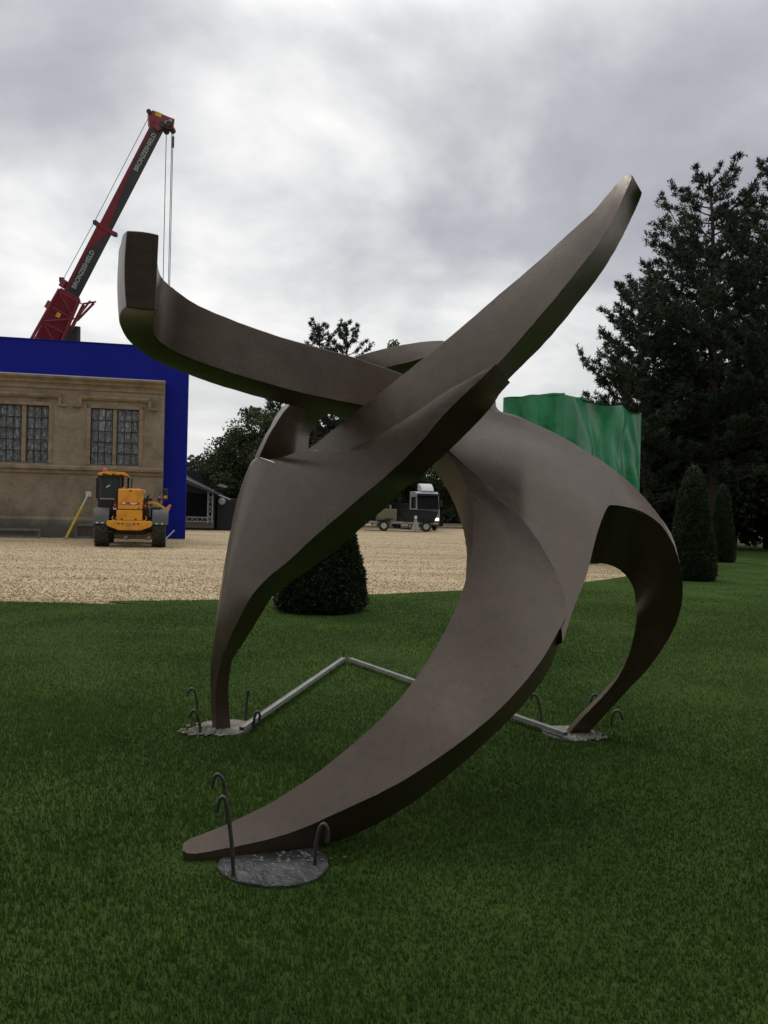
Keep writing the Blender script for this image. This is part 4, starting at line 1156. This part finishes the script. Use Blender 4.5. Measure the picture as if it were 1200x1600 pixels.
# unseen leaf belt added behind the viewer to keep low sky light off the sculpture
def sky_blocker_wood():
    rg = np.random.default_rng(17); n = 40000
    a = rg.uniform(math.pi * 1.02, math.pi * 1.98, n); rad = 15 + 5 * rg.random(n) + 3 * np.sin(a * 3)
    x = np.cos(a) * rad * 1.35; y = np.sin(a) * rad * .8 + 1
    z = (11 + 2.5 * np.sin(a * 17) + 2 * np.sin(a * 31 + 1)) * rg.random(n) ** .85
    P = np.stack([x, y, z], -1)
    nr = rg.normal(0, 1, (n, 3)) + np.array([0, 0, .6]); nr /= np.linalg.norm(nr, axis=1, keepdims=True)
    t1 = np.cross(nr, rg.normal(0, 1, (n, 3))); t1 /= np.linalg.norm(t1, axis=1, keepdims=True); t2 = np.cross(nr, t1)
    l = .35 * rg.uniform(.7, 1.4, (n, 1))
    V = np.stack([P - t1 * l, P + t2 * l * .7, P + t1 * l, P - t2 * l * .7], 1).reshape(-1, 3)
    o = link('unseen_sky_blocker', npmesh('unseen_sky_blocker', V, np.arange(4 * n).reshape(-1, 4)), M['under'])
    tag(o, 'unseen dark wood added behind the viewer to block low sky light', 'wood', kind='stuff')
sky_blocker_wood()
# clipped yews
def yew(label, base, H, R0, seed, rtop=.22):
    rg = np.random.default_rng(seed)
    root = empty('clipped_yew', base, 0, label, 'topiary', 'clipped yew cones on the lawn')
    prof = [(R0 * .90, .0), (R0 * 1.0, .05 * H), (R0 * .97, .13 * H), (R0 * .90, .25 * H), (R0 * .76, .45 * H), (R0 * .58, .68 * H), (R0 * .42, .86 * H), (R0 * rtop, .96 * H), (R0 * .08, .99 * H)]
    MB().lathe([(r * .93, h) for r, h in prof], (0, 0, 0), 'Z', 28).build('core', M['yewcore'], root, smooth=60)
    hs = np.array([h for r, h in prof]); rs_ = np.array([r for r, h in prof])
    n = int(9000 * R0 * H / 1.6)
    z = H * (1 - np.sqrt(rg.random(n) * .985)); a = rg.uniform(0, 2 * np.pi, n)
    r = np.interp(z, hs, rs_) * (1 + .035 * np.sin(a * 5 + z * 4) + .03 * np.sin(a * 9 - z * 7)) * rg.uniform(.93, 1.03, n)
    C = np.stack([np.cos(a) * r, np.sin(a) * r, z + .01], -1)
    D = np.stack([np.cos(a), np.sin(a), np.full(n, .55)], -1)
    V, F = needles(C, D, .05, .012, 6, rg, .8)
    link('foliage', npmesh('foliage', V, F), M['yew'], root)
    MB().tube([(0, 0, -.05), (0, 0, .3)], .06, 8).build('trunk', M['bark'], root)
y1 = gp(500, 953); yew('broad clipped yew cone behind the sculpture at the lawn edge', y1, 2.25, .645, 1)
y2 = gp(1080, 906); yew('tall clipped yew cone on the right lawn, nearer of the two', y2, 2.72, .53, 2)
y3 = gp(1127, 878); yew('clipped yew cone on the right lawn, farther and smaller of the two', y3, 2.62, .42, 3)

# ------------------------------------------------------------------ the sculpture
SR = Vector((0.15, 4.7, 0))
sculp = empty('abstract_sculpture', SR, 0, 'large brown bronze abstract sculpture of curved crossing limbs on the lawn', 'sculpture')
def cat(P, k):
    """Catmull-Rom through a list of stations (each a list of Vectors)."""
    out = []
    n = len(P)
    for i in range(n - 1):
        a, b_, c, d = P[max(i - 1, 0)], P[i], P[i + 1], P[min(i + 2, n - 1)]
        for j in range(k):
            t = j / k
            out.append([0.5 * ((2 * q1) + (q2 - q0) * t + (2 * q0 - 5 * q1 + 4 * q2 - q3) * t * t + (3 * q1 - q0 - 3 * q2 + q3) * t ** 3) for q0, q1, q2, q3 in zip(a, b_, c, d)])
    out.append(list(P[-1]))
    return out
rj = random.Random(77)
def limb(name, stations, bulge=(0, 0, 0, 0), k=6, sub=6, bevel=.007, round_end=None):
    """stations: rings of 4 corners (world Vectors). bulge: outward swelling of each of the 4 faces, as a share of its width."""
    rings = cat(stations, k)
    b = MB(); nper = sub * 4
    for ring in rings:
        c = sum(ring, Vector()) / 4
        for e in range(4):
            p, q = ring[e], ring[(e + 1) % 4]
            wd = (q - p).length
            mid_ = (p + q) / 2
            o = mid_ - c
            ed = (q - p).normalized() if wd > 1e-6 else Vector((1, 0, 0))
            o = o - ed * o.dot(ed)
            o = o.normalized() if o.length > 1e-6 else Vector((0, 0, 0))
            for j in range(sub):
                t = j / sub
                pt = p.lerp(q, t) + o * (bulge[e] * wd * math.sin(math.pi * t))
                if j == 0: pt = pt + Vector((rj.uniform(-1, 1), rj.uniform(-1, 1), rj.uniform(-1, 1))) * .0012
                b.v.append(pt - SR)
    nr = len(rings)
    for i in range(nr - 1):
        for j in range(nper):
            b.f.append((i * nper + j, i * nper + (j + 1) % nper, (i + 1) * nper + (j + 1) % nper, (i + 1) * nper + j))
    b.f.append(tuple(range(nper - 1, -1, -1)))
    b.f.append(tuple((nr - 1) * nper + j for j in range(nper)))
    return b.build(name, M['bronze'], sculp, smooth=38, bevel=bevel)
def st(a, b_, c, q=None, dq=None):
    A, B, C_ = at(*a), at(*b_), at(*c)
    Q = at(*q) if q else A + (C_ - B) * (dq if dq is not None else 1.0)
    return [A, B, C_, Q]

# one broad sweep shared by the front leg and the shell
def sd_(u, v): return 5.16 - .0029 * (v - 714) + .0011 * (u - 930) + .0011 * max(0, 820 - u)
def es(a, b_, c, q=None):
    da, db = sd_(*a) - .03, sd_(*b_) - .035
    return st((*a, da), (*b_, db), (*c, db + .21), q=(*q, da + .26) if q else None)
# front leg, sweeping down to the near foot
E = [st((286, 1319, 3.475), (285, 1329, 3.45), (286, 1347, 3.44)),
     st((296, 1311, 3.495), (302, 1334, 3.44), (303, 1350, 3.44)),
     st((330, 1298, 3.525), (345, 1327, 3.46), (346, 1349, 3.465)),
     st((370, 1281, 3.56), (395, 1317, 3.48), (398, 1344, 3.50)),
     st((420, 1256, 3.60), (460, 1299, 3.51), (465, 1331, 3.555)),
     st((480, 1218, 3.66), (535, 1266, 3.56), (545, 1308, 3.65)),
     st((545, 1168, 3.75), (615, 1228, 3.63), (628, 1265, 3.78)),
     st((605, 1113, 3.85), (685, 1184, 3.71), (700, 1212, 3.89)),
     es((650, 1060), (748, 1137), (762, 1157)),
     es((686, 1003), (803, 1085), (818, 1101)),
     es((712, 950), (845, 1033), (855, 1052)),
     es((731, 895), (873, 985), (874, 1006), (728, 905)),
     es((739, 845), (885, 958), (880, 985), (729, 862)),
     es((739, 805), (879, 922), (880, 950), (723, 825)),
     es((733, 770), (860, 877), (862, 905), (711, 790)),
     es((721, 742), (826, 824), (830, 850), (697, 762)),
     es((700, 708), (778, 774), (782, 800), (676, 730)),
     es((668, 672), (735, 735), (740, 760), (650, 690))]
limb('front_leg', E, (.0, .02, .02, .02))

def plane_depth(p, q, r):
    P, Q, T = at(*p), at(*q), at(*r); n = (Q - P).cross(T - P)
    def f(u, v, dz=0.0):
        d = ray(u, v); t = (P - CAM).dot(n) / d.dot(n)
        return (u, v, t + dz)
    return f
wp = plane_depth((478, 705, 4.99), (775, 569, 4.22), (590, 755, 4.55))
# left leg rising into the wedge that underlies the tusk
A = [st((332, 1141, 5.46), (339, 1144, 5.40), (361, 1143, 5.46), q=(335, 1139, 5.56)),
     st((329, 1085, 5.45), (337, 1085, 5.38), (357, 1085, 5.45), q=(331, 1085, 5.56)),
     st((329, 1040, 5.42), (345, 1035, 5.32), (362, 1035, 5.42), q=(330, 1040, 5.56)),
     st((334, 1005, 5.38), (356, 1005, 5.25), (378, 1008, 5.38), q=(333, 1005, 5.55)),
     st((339, 970, 5.34), (372, 970, 5.17), (400, 973, 5.32), q=(337, 970, 5.55)),
     st((346, 930, 5.33), (392, 933, 5.08), (427, 931, 5.26), q=(343, 931, 5.56)),
     st((354, 885, 5.32), (418, 903, 5.00), (455, 909, 5.20), q=(350, 886, 5.56)),
     st((363, 840, 5.32), (450, 877, 4.90), (489, 886, 5.12), q=(358, 841, 5.56)),
     st((375, 787, 5.32), (485, 844, 4.80), (527, 858, 5.04), q=(369, 787, 5.56)),
     st((388, 746, 5.33), (525, 810, 4.70), (562, 827, 4.95), q=(382, 746, 5.56)),
     st((402, 716, 5.33), (560, 780, 4.62), (597, 798, 4.87), q=(396, 718, 5.56)),
     st((417, 718, 5.27), (590, 755, 4.55), (627, 768, 4.80), q=(414, 726, 5.56)),
     st((442, 714, 5.13), wp(615, 733), (656, 746, wp(656, 746)[2] + .26)),
     st(wp(474, 704), wp(640, 709), (685, 719, wp(685, 719)[2] + .28)),
     st(wp(512, 709), wp(665, 682), (712, 694, wp(712, 694)[2] + .30)),
     st(wp(565, 693), wp(690, 652), (738, 668, wp(738, 668)[2] + .32)),
     st(wp(628, 658), wp(716, 625), (765, 639, wp(765, 639)[2] + .30)),
     st(wp(700, 610), wp(746, 597), (782, 614, wp(782, 614)[2] + .34)),
     st(wp(771, 572), wp(775, 569), (797, 598, wp(797, 598)[2] + .38))]
limb('side_leg', A, (.015, .0, .0, .0))

# tusk reaching up to the right
B = [st(wp(474, 707, .05), wp(500, 716, .03), (505, 734, 5.12)),
     st(wp(500, 688, .05), wp(545, 713, .03), (570, 745, 5.00)),
     st(wp(540, 656, .05), wp(600, 693, .03), (640, 725, 4.92)),
     st(wp(590, 617, .05), wp(660, 653, .03), (695, 690, 4.83)),
     st(wp(640, 577, .05), wp(718, 619, .03), (742, 643, 4.80)),
     st(wp(707, 523, .05), wp(777, 569, .03), (795, 592, 4.74)),
     st((780, 460, 4.39), (824, 517, 4.18), (853, 534, 4.70)),
     st((840, 409, 4.31), (871, 462, 4.13), (903, 474, 4.62)),
     st((887, 366, 4.26), (906, 418, 4.11), (936, 431, 4.47)),
     st((927, 330, 4.22), (940, 375, 4.10), (963, 388, 4.36)),
     st((950, 303, 4.20), (961, 338, 4.10), (982, 351, 4.29)),
     st((967, 284, 4.19), (975, 306, 4.11), (995, 323, 4.23)),
     st((977, 275, 4.18), (984, 286, 4.12), (1001, 309, 4.19)),
     st((982, 271, 4.17), (988, 274, 4.14), (1003, 301, 4.17))]
limb('tusk', B, (.012, .0, .02, .05))

# horizontal arm with the square end
def sc4(it, ib, ob, ot=None):
    I, J, O = at(*it), at(*ib), at(*ob)
    return [I, J, O, at(*ot) if ot else I + (O - J)]
Cc = [sc4((248, 366, 3.85), (243, 485, 3.85), (197, 480, 3.87), (198, 360, 3.87)),
      sc4((246.5, 384, 3.99), (240.5, 496, 3.99), (188.5, 490, 4.03), (191, 370, 4.03)),
      sc4((246, 408, 4.13), (239, 510, 4.13), (187, 508, 4.20), (187, 405, 4.20)),
      sc4((252, 431, 4.27), (242, 527, 4.26), (203, 535, 4.38)),
      sc4((271, 450, 4.38), (263, 545, 4.36), (240, 562, 4.53)),
      sc4((304, 473, 4.46), (300, 562, 4.43), (290, 584, 4.64)),
      sc4((350, 494, 4.53), (350, 580, 4.49), (350, 605, 4.72)),
      sc4((417, 519, 4.60), (417, 600, 4.55), (417, 624, 4.80)),
      sc4((485, 539, 4.74), (485, 618, 4.68), (485, 641, 4.94)),
      sc4((554, 558, 4.92), (550, 631, 4.86), (552, 656, 5.12)),
      sc4((633, 586, 5.12), (620, 646, 5.06), (622, 668, 5.30)),
      sc4((675, 612, 5.24), (655, 660, 5.18), (655, 676, 5.38)),
      sc4((712, 642, 5.34), (690, 680, 5.28), (688, 690, 5.44))]
limb('arm', Cc, (.0, .02, .03, .03))

# arch that runs behind, from the side leg over to the shell
G = [st((393, 742, 5.40), (452, 740, 5.44), (474, 745, 5.6), q=(388, 742, 5.58)),
     st((408, 706, 5.36), (459, 705, 5.48), (482, 702, 5.68), q=(402, 705, 5.58)),
     st((424, 673, 5.38), (465, 672, 5.52), (486, 676, 5.72), q=(419, 672, 5.60)),
     st((450, 635, 5.44), (481, 646, 5.56), (503, 655, 5.76), q=(447, 632, 5.64)),
     st((490, 592, 5.52), (520, 612, 5.56), (545, 628, 5.80)),
     st((530, 568, 5.56), (558, 592, 5.57), (575, 610, 5.80)),
     st((565, 554, 5.56), (590, 579, 5.54), (602, 598, 5.78)),
     st((620, 540, 5.60), (638, 567, 5.52), (650, 590, 5.78)),
     st((690, 532, 5.60), (692, 556, 5.48), (705, 585, 5.72)),
     st((735, 550, 5.62), (725, 590, 5.46), (735, 622, 5.66)),
     st((768, 597, 5.66), (752, 640, 5.54), (756, 658, 5.7)),
     st((777, 638, 5.66), (772, 664, 5.52), (775, 676, 5.64)),
     st((812, 651, 5.56), (800, 680, 5.36), (800, 695, 5.5)),
     st((870, 680, 5.56), (862, 700, 5.42), (862, 710, 5.5))]
limb('arch', G, (.02, .02, .0, .0))

# shell that spreads into the far leg; one side drops to a spike beside the front leg
O_ = [(u, v, sd_(u, v)) for u, v in ((762, 641), (800, 650), (830, 660), (860, 673), (885, 686), (905, 698), (920, 708), (930, 714), (940, 720), (950, 727),
      (965, 738), (985, 755), (1000, 770), (1015, 787), (1032, 809), (1045, 833), (1055, 856))]
I_ = [(u, v, sd_(u, v)) for u, v in ((700, 706), (735, 768), (785, 815), (825, 860), (852, 900), (868, 940), (876, 972), (879, 1004), (898, 946), (917, 897),
      (928, 848), (934, 808), (950, 790), (983, 793), (1010, 803), (1035, 823), (1052, 850))]
def shell():
    st_ = [[at(*o), at(*i)] for o, i in zip(O_, I_)]
    # sharp point at the spike: interpolate the two sides apart
    edge_o = [r_[0] for r_ in cat([[q_[0]] for q_ in st_], 5)]
    edge_i = [r_[0] for r_ in cat([[q_[1]] for q_ in st_[:8]], 5)[:-1] + cat([[q_[1]] for q_ in st_[7:]], 5)]
    top = list(zip(edge_o, edge_i))
    nt2 = 14
    g = MB(); TH_ = .095
    rows = []
    for o, i in top:
        row = []
        wd = (o - i).length
        for j in range(nt2 + 1):
            t = j / nt2
            p = o.lerp(i, t)
            rel = p - CAM; dd = rel.dot(FW)
            uu, vv = 600 + FPX * rel.dot(RT) / dd, 800 - FPX * rel.dot(UP) / dd
            p = at(uu, vv, sd_(uu, vv))
            dist = min((p - q_).length for q_ in edge_o)
            f_ = max(0, min(1, (1045 - uu) / 95)); f_ = .2 + .8 * f_ * f_ * (3 - 2 * f_)
            row.append(at(uu, vv, sd_(uu, vv) + .24 * math.exp(-(dist / .22) ** 2) * f_))
        rows.append(row)
    nr = len(rows); nc = nt2 + 1
    for row in rows:
        for p in row: g.v.append(p - SR)
    for row in rows:
        wd = (row[0] - row[-1]).length
        th_ = min(TH_, wd * .55)
        for j, p in enumerate(row):
            g.v.append(p + Vector((-.22, .90, -.35)).normalized() * th_ - SR)
    off = nr * nc
    for r_ in range(nr - 1):
        for j in range(nc - 1):
            a = r_ * nc + j
            g.f.append((a, a + 1, a + nc + 1, a + nc))
            g.f.append((off + a, off + a + nc, off + a + nc + 1, off + a + 1))
    for r_ in range(nr - 1):
        a = r_ * nc; g.f.append((a, a + nc, off + a + nc, off + a))
        a = r_ * nc + nc - 1; g.f.append((a, off + a, off + a + nc, a + nc))
    for r_ in (0, nr - 1):
        for j in range(nc - 1):
            a = r_ * nc + j; g.f.append((a, off + a, off + a + 1, a + 1))
    return g.build('shell', M['bronze'], sculp, smooth=50, bevel=.006)
shell()
# far leg: wide dark inner face narrowing to the right-hand foot
def lg(o, i, so=(2, 2, .12), si=(-2, -2, .12)):
    return [at(*o), at(*i), at(i[0] + si[0], i[1] + si[1], i[2] + si[2]), at(o[0] + so[0], o[1] + so[1], o[2] + so[2])]
Lg = [lg((925, 818, 5.06), (905, 878, 5.26), (20, -10, .2), (10, -12, .2)),
      lg((935, 803, 5.02), (921, 880, 5.26), (15, -12, .2), (8, -10, .2)),
      lg((957, 792, 5.08), (945, 881, 5.30), (12, -10, .2), (6, -8, .2)),
      lg((985, 796, 5.11), (966, 889, 5.32), (12, -12, .2), (4, -8, .2)),
      lg((1012, 807, 5.08), (981, 903, 5.32), (8, -10, .18), (4, -6, .2)),
      lg((1036, 827, 5.03), (990, 921, 5.31), (6, -4, .16), (4, -4, .18)),
      lg((1053, 853, 5.00), (994, 945, 5.30), (2, -2, .14), (4, -2, .16)),
      lg((1064, 888, 5.02), (994, 970, 5.28), (-2, 0, .14), (4, 0, .16)),
      lg((1067, 920, 5.07), (990, 995, 5.31), (-3, 0, .14), (3, 0, .15)),
      lg((1061, 962, 5.14), (981, 1026, 5.35), (-4, -1, .14), (0, -2, .14)),
      lg((1041, 1004, 5.22), (966, 1058, 5.39), (-4, -2, .13), (-2, -3, .13)),
      lg((1010, 1048, 5.31), (944, 1086, 5.44), (-4, -2, .12), (-4, -4, .12)),
      lg((968, 1092, 5.41), (914, 1117, 5.48), (-3, -2, .11), (-5, -4, .11)),
      lg((914, 1152, 5.52), (886, 1149, 5.52), (-2, -3, .11), (-4, -5, .11))]
limb('far_leg', Lg, (-.03, .0, .02, .02))

# ------------------------------------------------------------------ foot pads, rails, hooks
def pad(name, c, r, m, label, seed, z=.012):
    rd = random.Random(seed); g = MB(); n = 40
    ring = [r * (1 + .03 * math.sin(3 * a_ * 6.283 / n + seed) + rd.uniform(-.012, .012)) for a_ in range(n)]
    vs = [(0, 0, z)]
    for f_, zz_ in ((.4, z + .004), (.75, z), (.97, z - .002), (1.0, -.05)):
        for k in range(n):
            a_ = 6.2832 * k / n; vs.append((ring[k] * f_ * math.cos(a_), ring[k] * f_ * math.sin(a_), zz_ + (rd.uniform(-.003, .003) if zz_ > 0 else 0)))
    fs = [(0, 1 + k, 1 + (k + 1) % n) for k in range(n)]
    for j in range(3):
        for k in range(n):
            fs.append((1 + j * n + k, 1 + (j + 1) * n + k, 1 + (j + 1) * n + (k + 1) % n, 1 + j * n + (k + 1) % n))
    fs.append(tuple(1 + 3 * n + k for k in range(n - 1, -1, -1)))
    g.add(vs, fs)
    o = g.build(name, m, None, smooth=40, loc=(c.x, c.y, 0))
    return tag(o, label, 'footing', None)
for (c, r), m, lab, sd_ in zip(DISCS, (M['concrete'], M['sandcrete'], M['sandcrete']),
        ('round grey damp concrete footing under the nearest foot', 'round pale sandy footing under the left leg', 'round pale sandy footing under the right leg'), (4, 5, 6)):
    o = pad('concrete_footing', c, r, m, lab, sd_); o['group'] = 'round concrete footings under the feet'
def rubble(c, pts, label, n, sc, m, seed):
    rd = random.Random(seed); g = MB()
    for i in range(n):
        p = Vector((rd.gauss(pts[0], pts[2]), rd.gauss(pts[1], pts[3]), .02))
        s = sc * rd.uniform(.5, 1.4)
        vs = [(p.x + x_ * s * rd.uniform(.6, 1.2), p.y + y_ * s * rd.uniform(.6, 1.2), p.z - .006 + z_ * s * rd.uniform(.4, .7)) for x_, y_, z_ in ((1, 0, 0), (0, 1, 0), (-1, 0, 0), (0, -1, 0), (0, 0, 1), (0, 0, -1))]
        g.add(vs, [(0, 1, 4), (1, 2, 4), (2, 3, 4), (3, 0, 4), (1, 0, 5), (2, 1, 5), (3, 2, 5), (0, 3, 5)])
    o = g.build('rubble', m, None, loc=(c.x, c.y, 0)); tag(o, label, 'rubble', kind='stuff')
c0 = DISCS[0][0]; rubble(c0, (.08, .05, .07, .03), 'pale cement crumbs scattered on the nearest footing', 60, .009, M['sandcrete'], 1)
c1 = DISCS[1][0]; rubble(c1, (-.12, -.12, .07, .05), 'pale sandy spoil heaped on the left footing', 170, .016, M['sandcrete'], 2)
c2 = gp(914, 1151); rubble(c2, (0, 0, .06, .04), 'pale sandy spoil heaped beside the right foot', 170, .018, M['sandcrete'], 3)

def rail(p, q, label):
    p, q = Vector(p), Vector(q); d = (q - p); ln = d.length
    e = empty('steel_rail', p, math.atan2(d.y, d.x), label, 'rail', 'steel rails lying on the grass')
    MB().span((0, -.013, .0), (ln, .013, .005)).build('web', M['galv'], e)
    for q_ in (-1, 1):
        MB().span((0, q_ * .016 - .003, 0), (ln, q_ * .016 + .003, .028)).build('flange', M['galv'], e)
    MB().span((0, -.013, .020), (ln, .013, .025)).build('top_plate', M['galv'], e)
    return e
cor = gp(537, 1036)
rail(gp(378, 1142, .03), cor + Vector((0, 0, .02)), 'pale steel rail on the grass from the left footing back to the stake')
rail(gp(884, 1150, .03), cor + Vector((.06, -.02, .02)), 'pale steel rail on the grass from the stake to the right footing')
stk = empty('steel_stake', (cor.x, cor.y + .03, 0), 0, 'short rusty stake where the two steel rails meet', 'stake')
MB().tube([(0, 0, -.02), (0, 0, .10), (-.008, 0, .135)], .011, 8).build('rod', M['rust'], stk, smooth=50)

def hook(pix, d, label, r=.009):
    """pix: pixel polyline from the foot upward over the crook, lying roughly in one plane at depth d."""
    P = [at(u, v, d) for u, v in pix]
    base = Vector((P[0].x, P[0].y, 0))
    L_ = [[p - base] for p in P]
    L_[0][0].z = -.03
    pts = [q[0] for q in cat(L_, 5)]
    o = MB().tube(pts, r, 8).build('steel_hook', M['rebar'], None, smooth=60, loc=base)
    tag(o, label, 'hook', 'bent steel hooks around the footings')
def gd(u, v): return (gp(u, v) - CAM).dot(FW)
hook([(366, 1371), (362, 1320), (357, 1275), (353, 1252), (348, 1245), (342, 1252), (339, 1269)], gd(366, 1371), 'tall hooked steel bar standing in front of the nearest foot', .0085)
hook([(357, 1300), (355, 1270), (351, 1235), (349, 1219), (341, 1210), (334, 1216), (332, 1232)], gd(357, 1300), 'tall hooked steel bar rising behind the nearest foot', .0085)
hook([(492, 1356), (493, 1330), (496, 1308), (501, 1292), (507, 1288), (512, 1298), (511, 1316)], gd(492, 1356), 'short hooked steel bar at the right rim of the nearest footing', .009)
hook([(314, 1148), (312, 1130), (309, 1117), (304, 1110), (299, 1113), (296, 1121)], gd(314, 1148), 'front left hooked bar at the left footing')
hook([(309, 1129), (308, 1110), (307, 1090), (303, 1078), (297, 1077), (291, 1088)], gd(309, 1129), 'back left hooked bar at the left footing, taller one')
hook([(383, 1131), (385, 1105), (386.5, 1085), (387.5, 1079), (388.5, 1081), (388, 1088)], gd(383, 1128), 'straight-looking hooked bar just right of the left leg')
hook([(395, 1141), (397, 1125), (400, 1114), (404, 1112), (406, 1118), (405, 1128)], gd(395, 1141), 'small hooped bar straddling the steel rail by the left leg')
hook([(847, 1136), (845, 1115), (842, 1097), (837, 1086), (832, 1086), (828, 1094)], gd(847, 1136), 'hooked bar left of the right foot beside the rail')
hook([(922, 1130), (922, 1105), (923, 1095), (927, 1086), (932, 1086), (936, 1092)], gd(922, 1128), 'hooked bar half hidden behind the right leg')
hook([(955, 1136), (956, 1122), (959, 1113), (965, 1110), (970, 1114), (973, 1125)], gd(955, 1136), 'hooked bar standing in the grass right of the right foot')
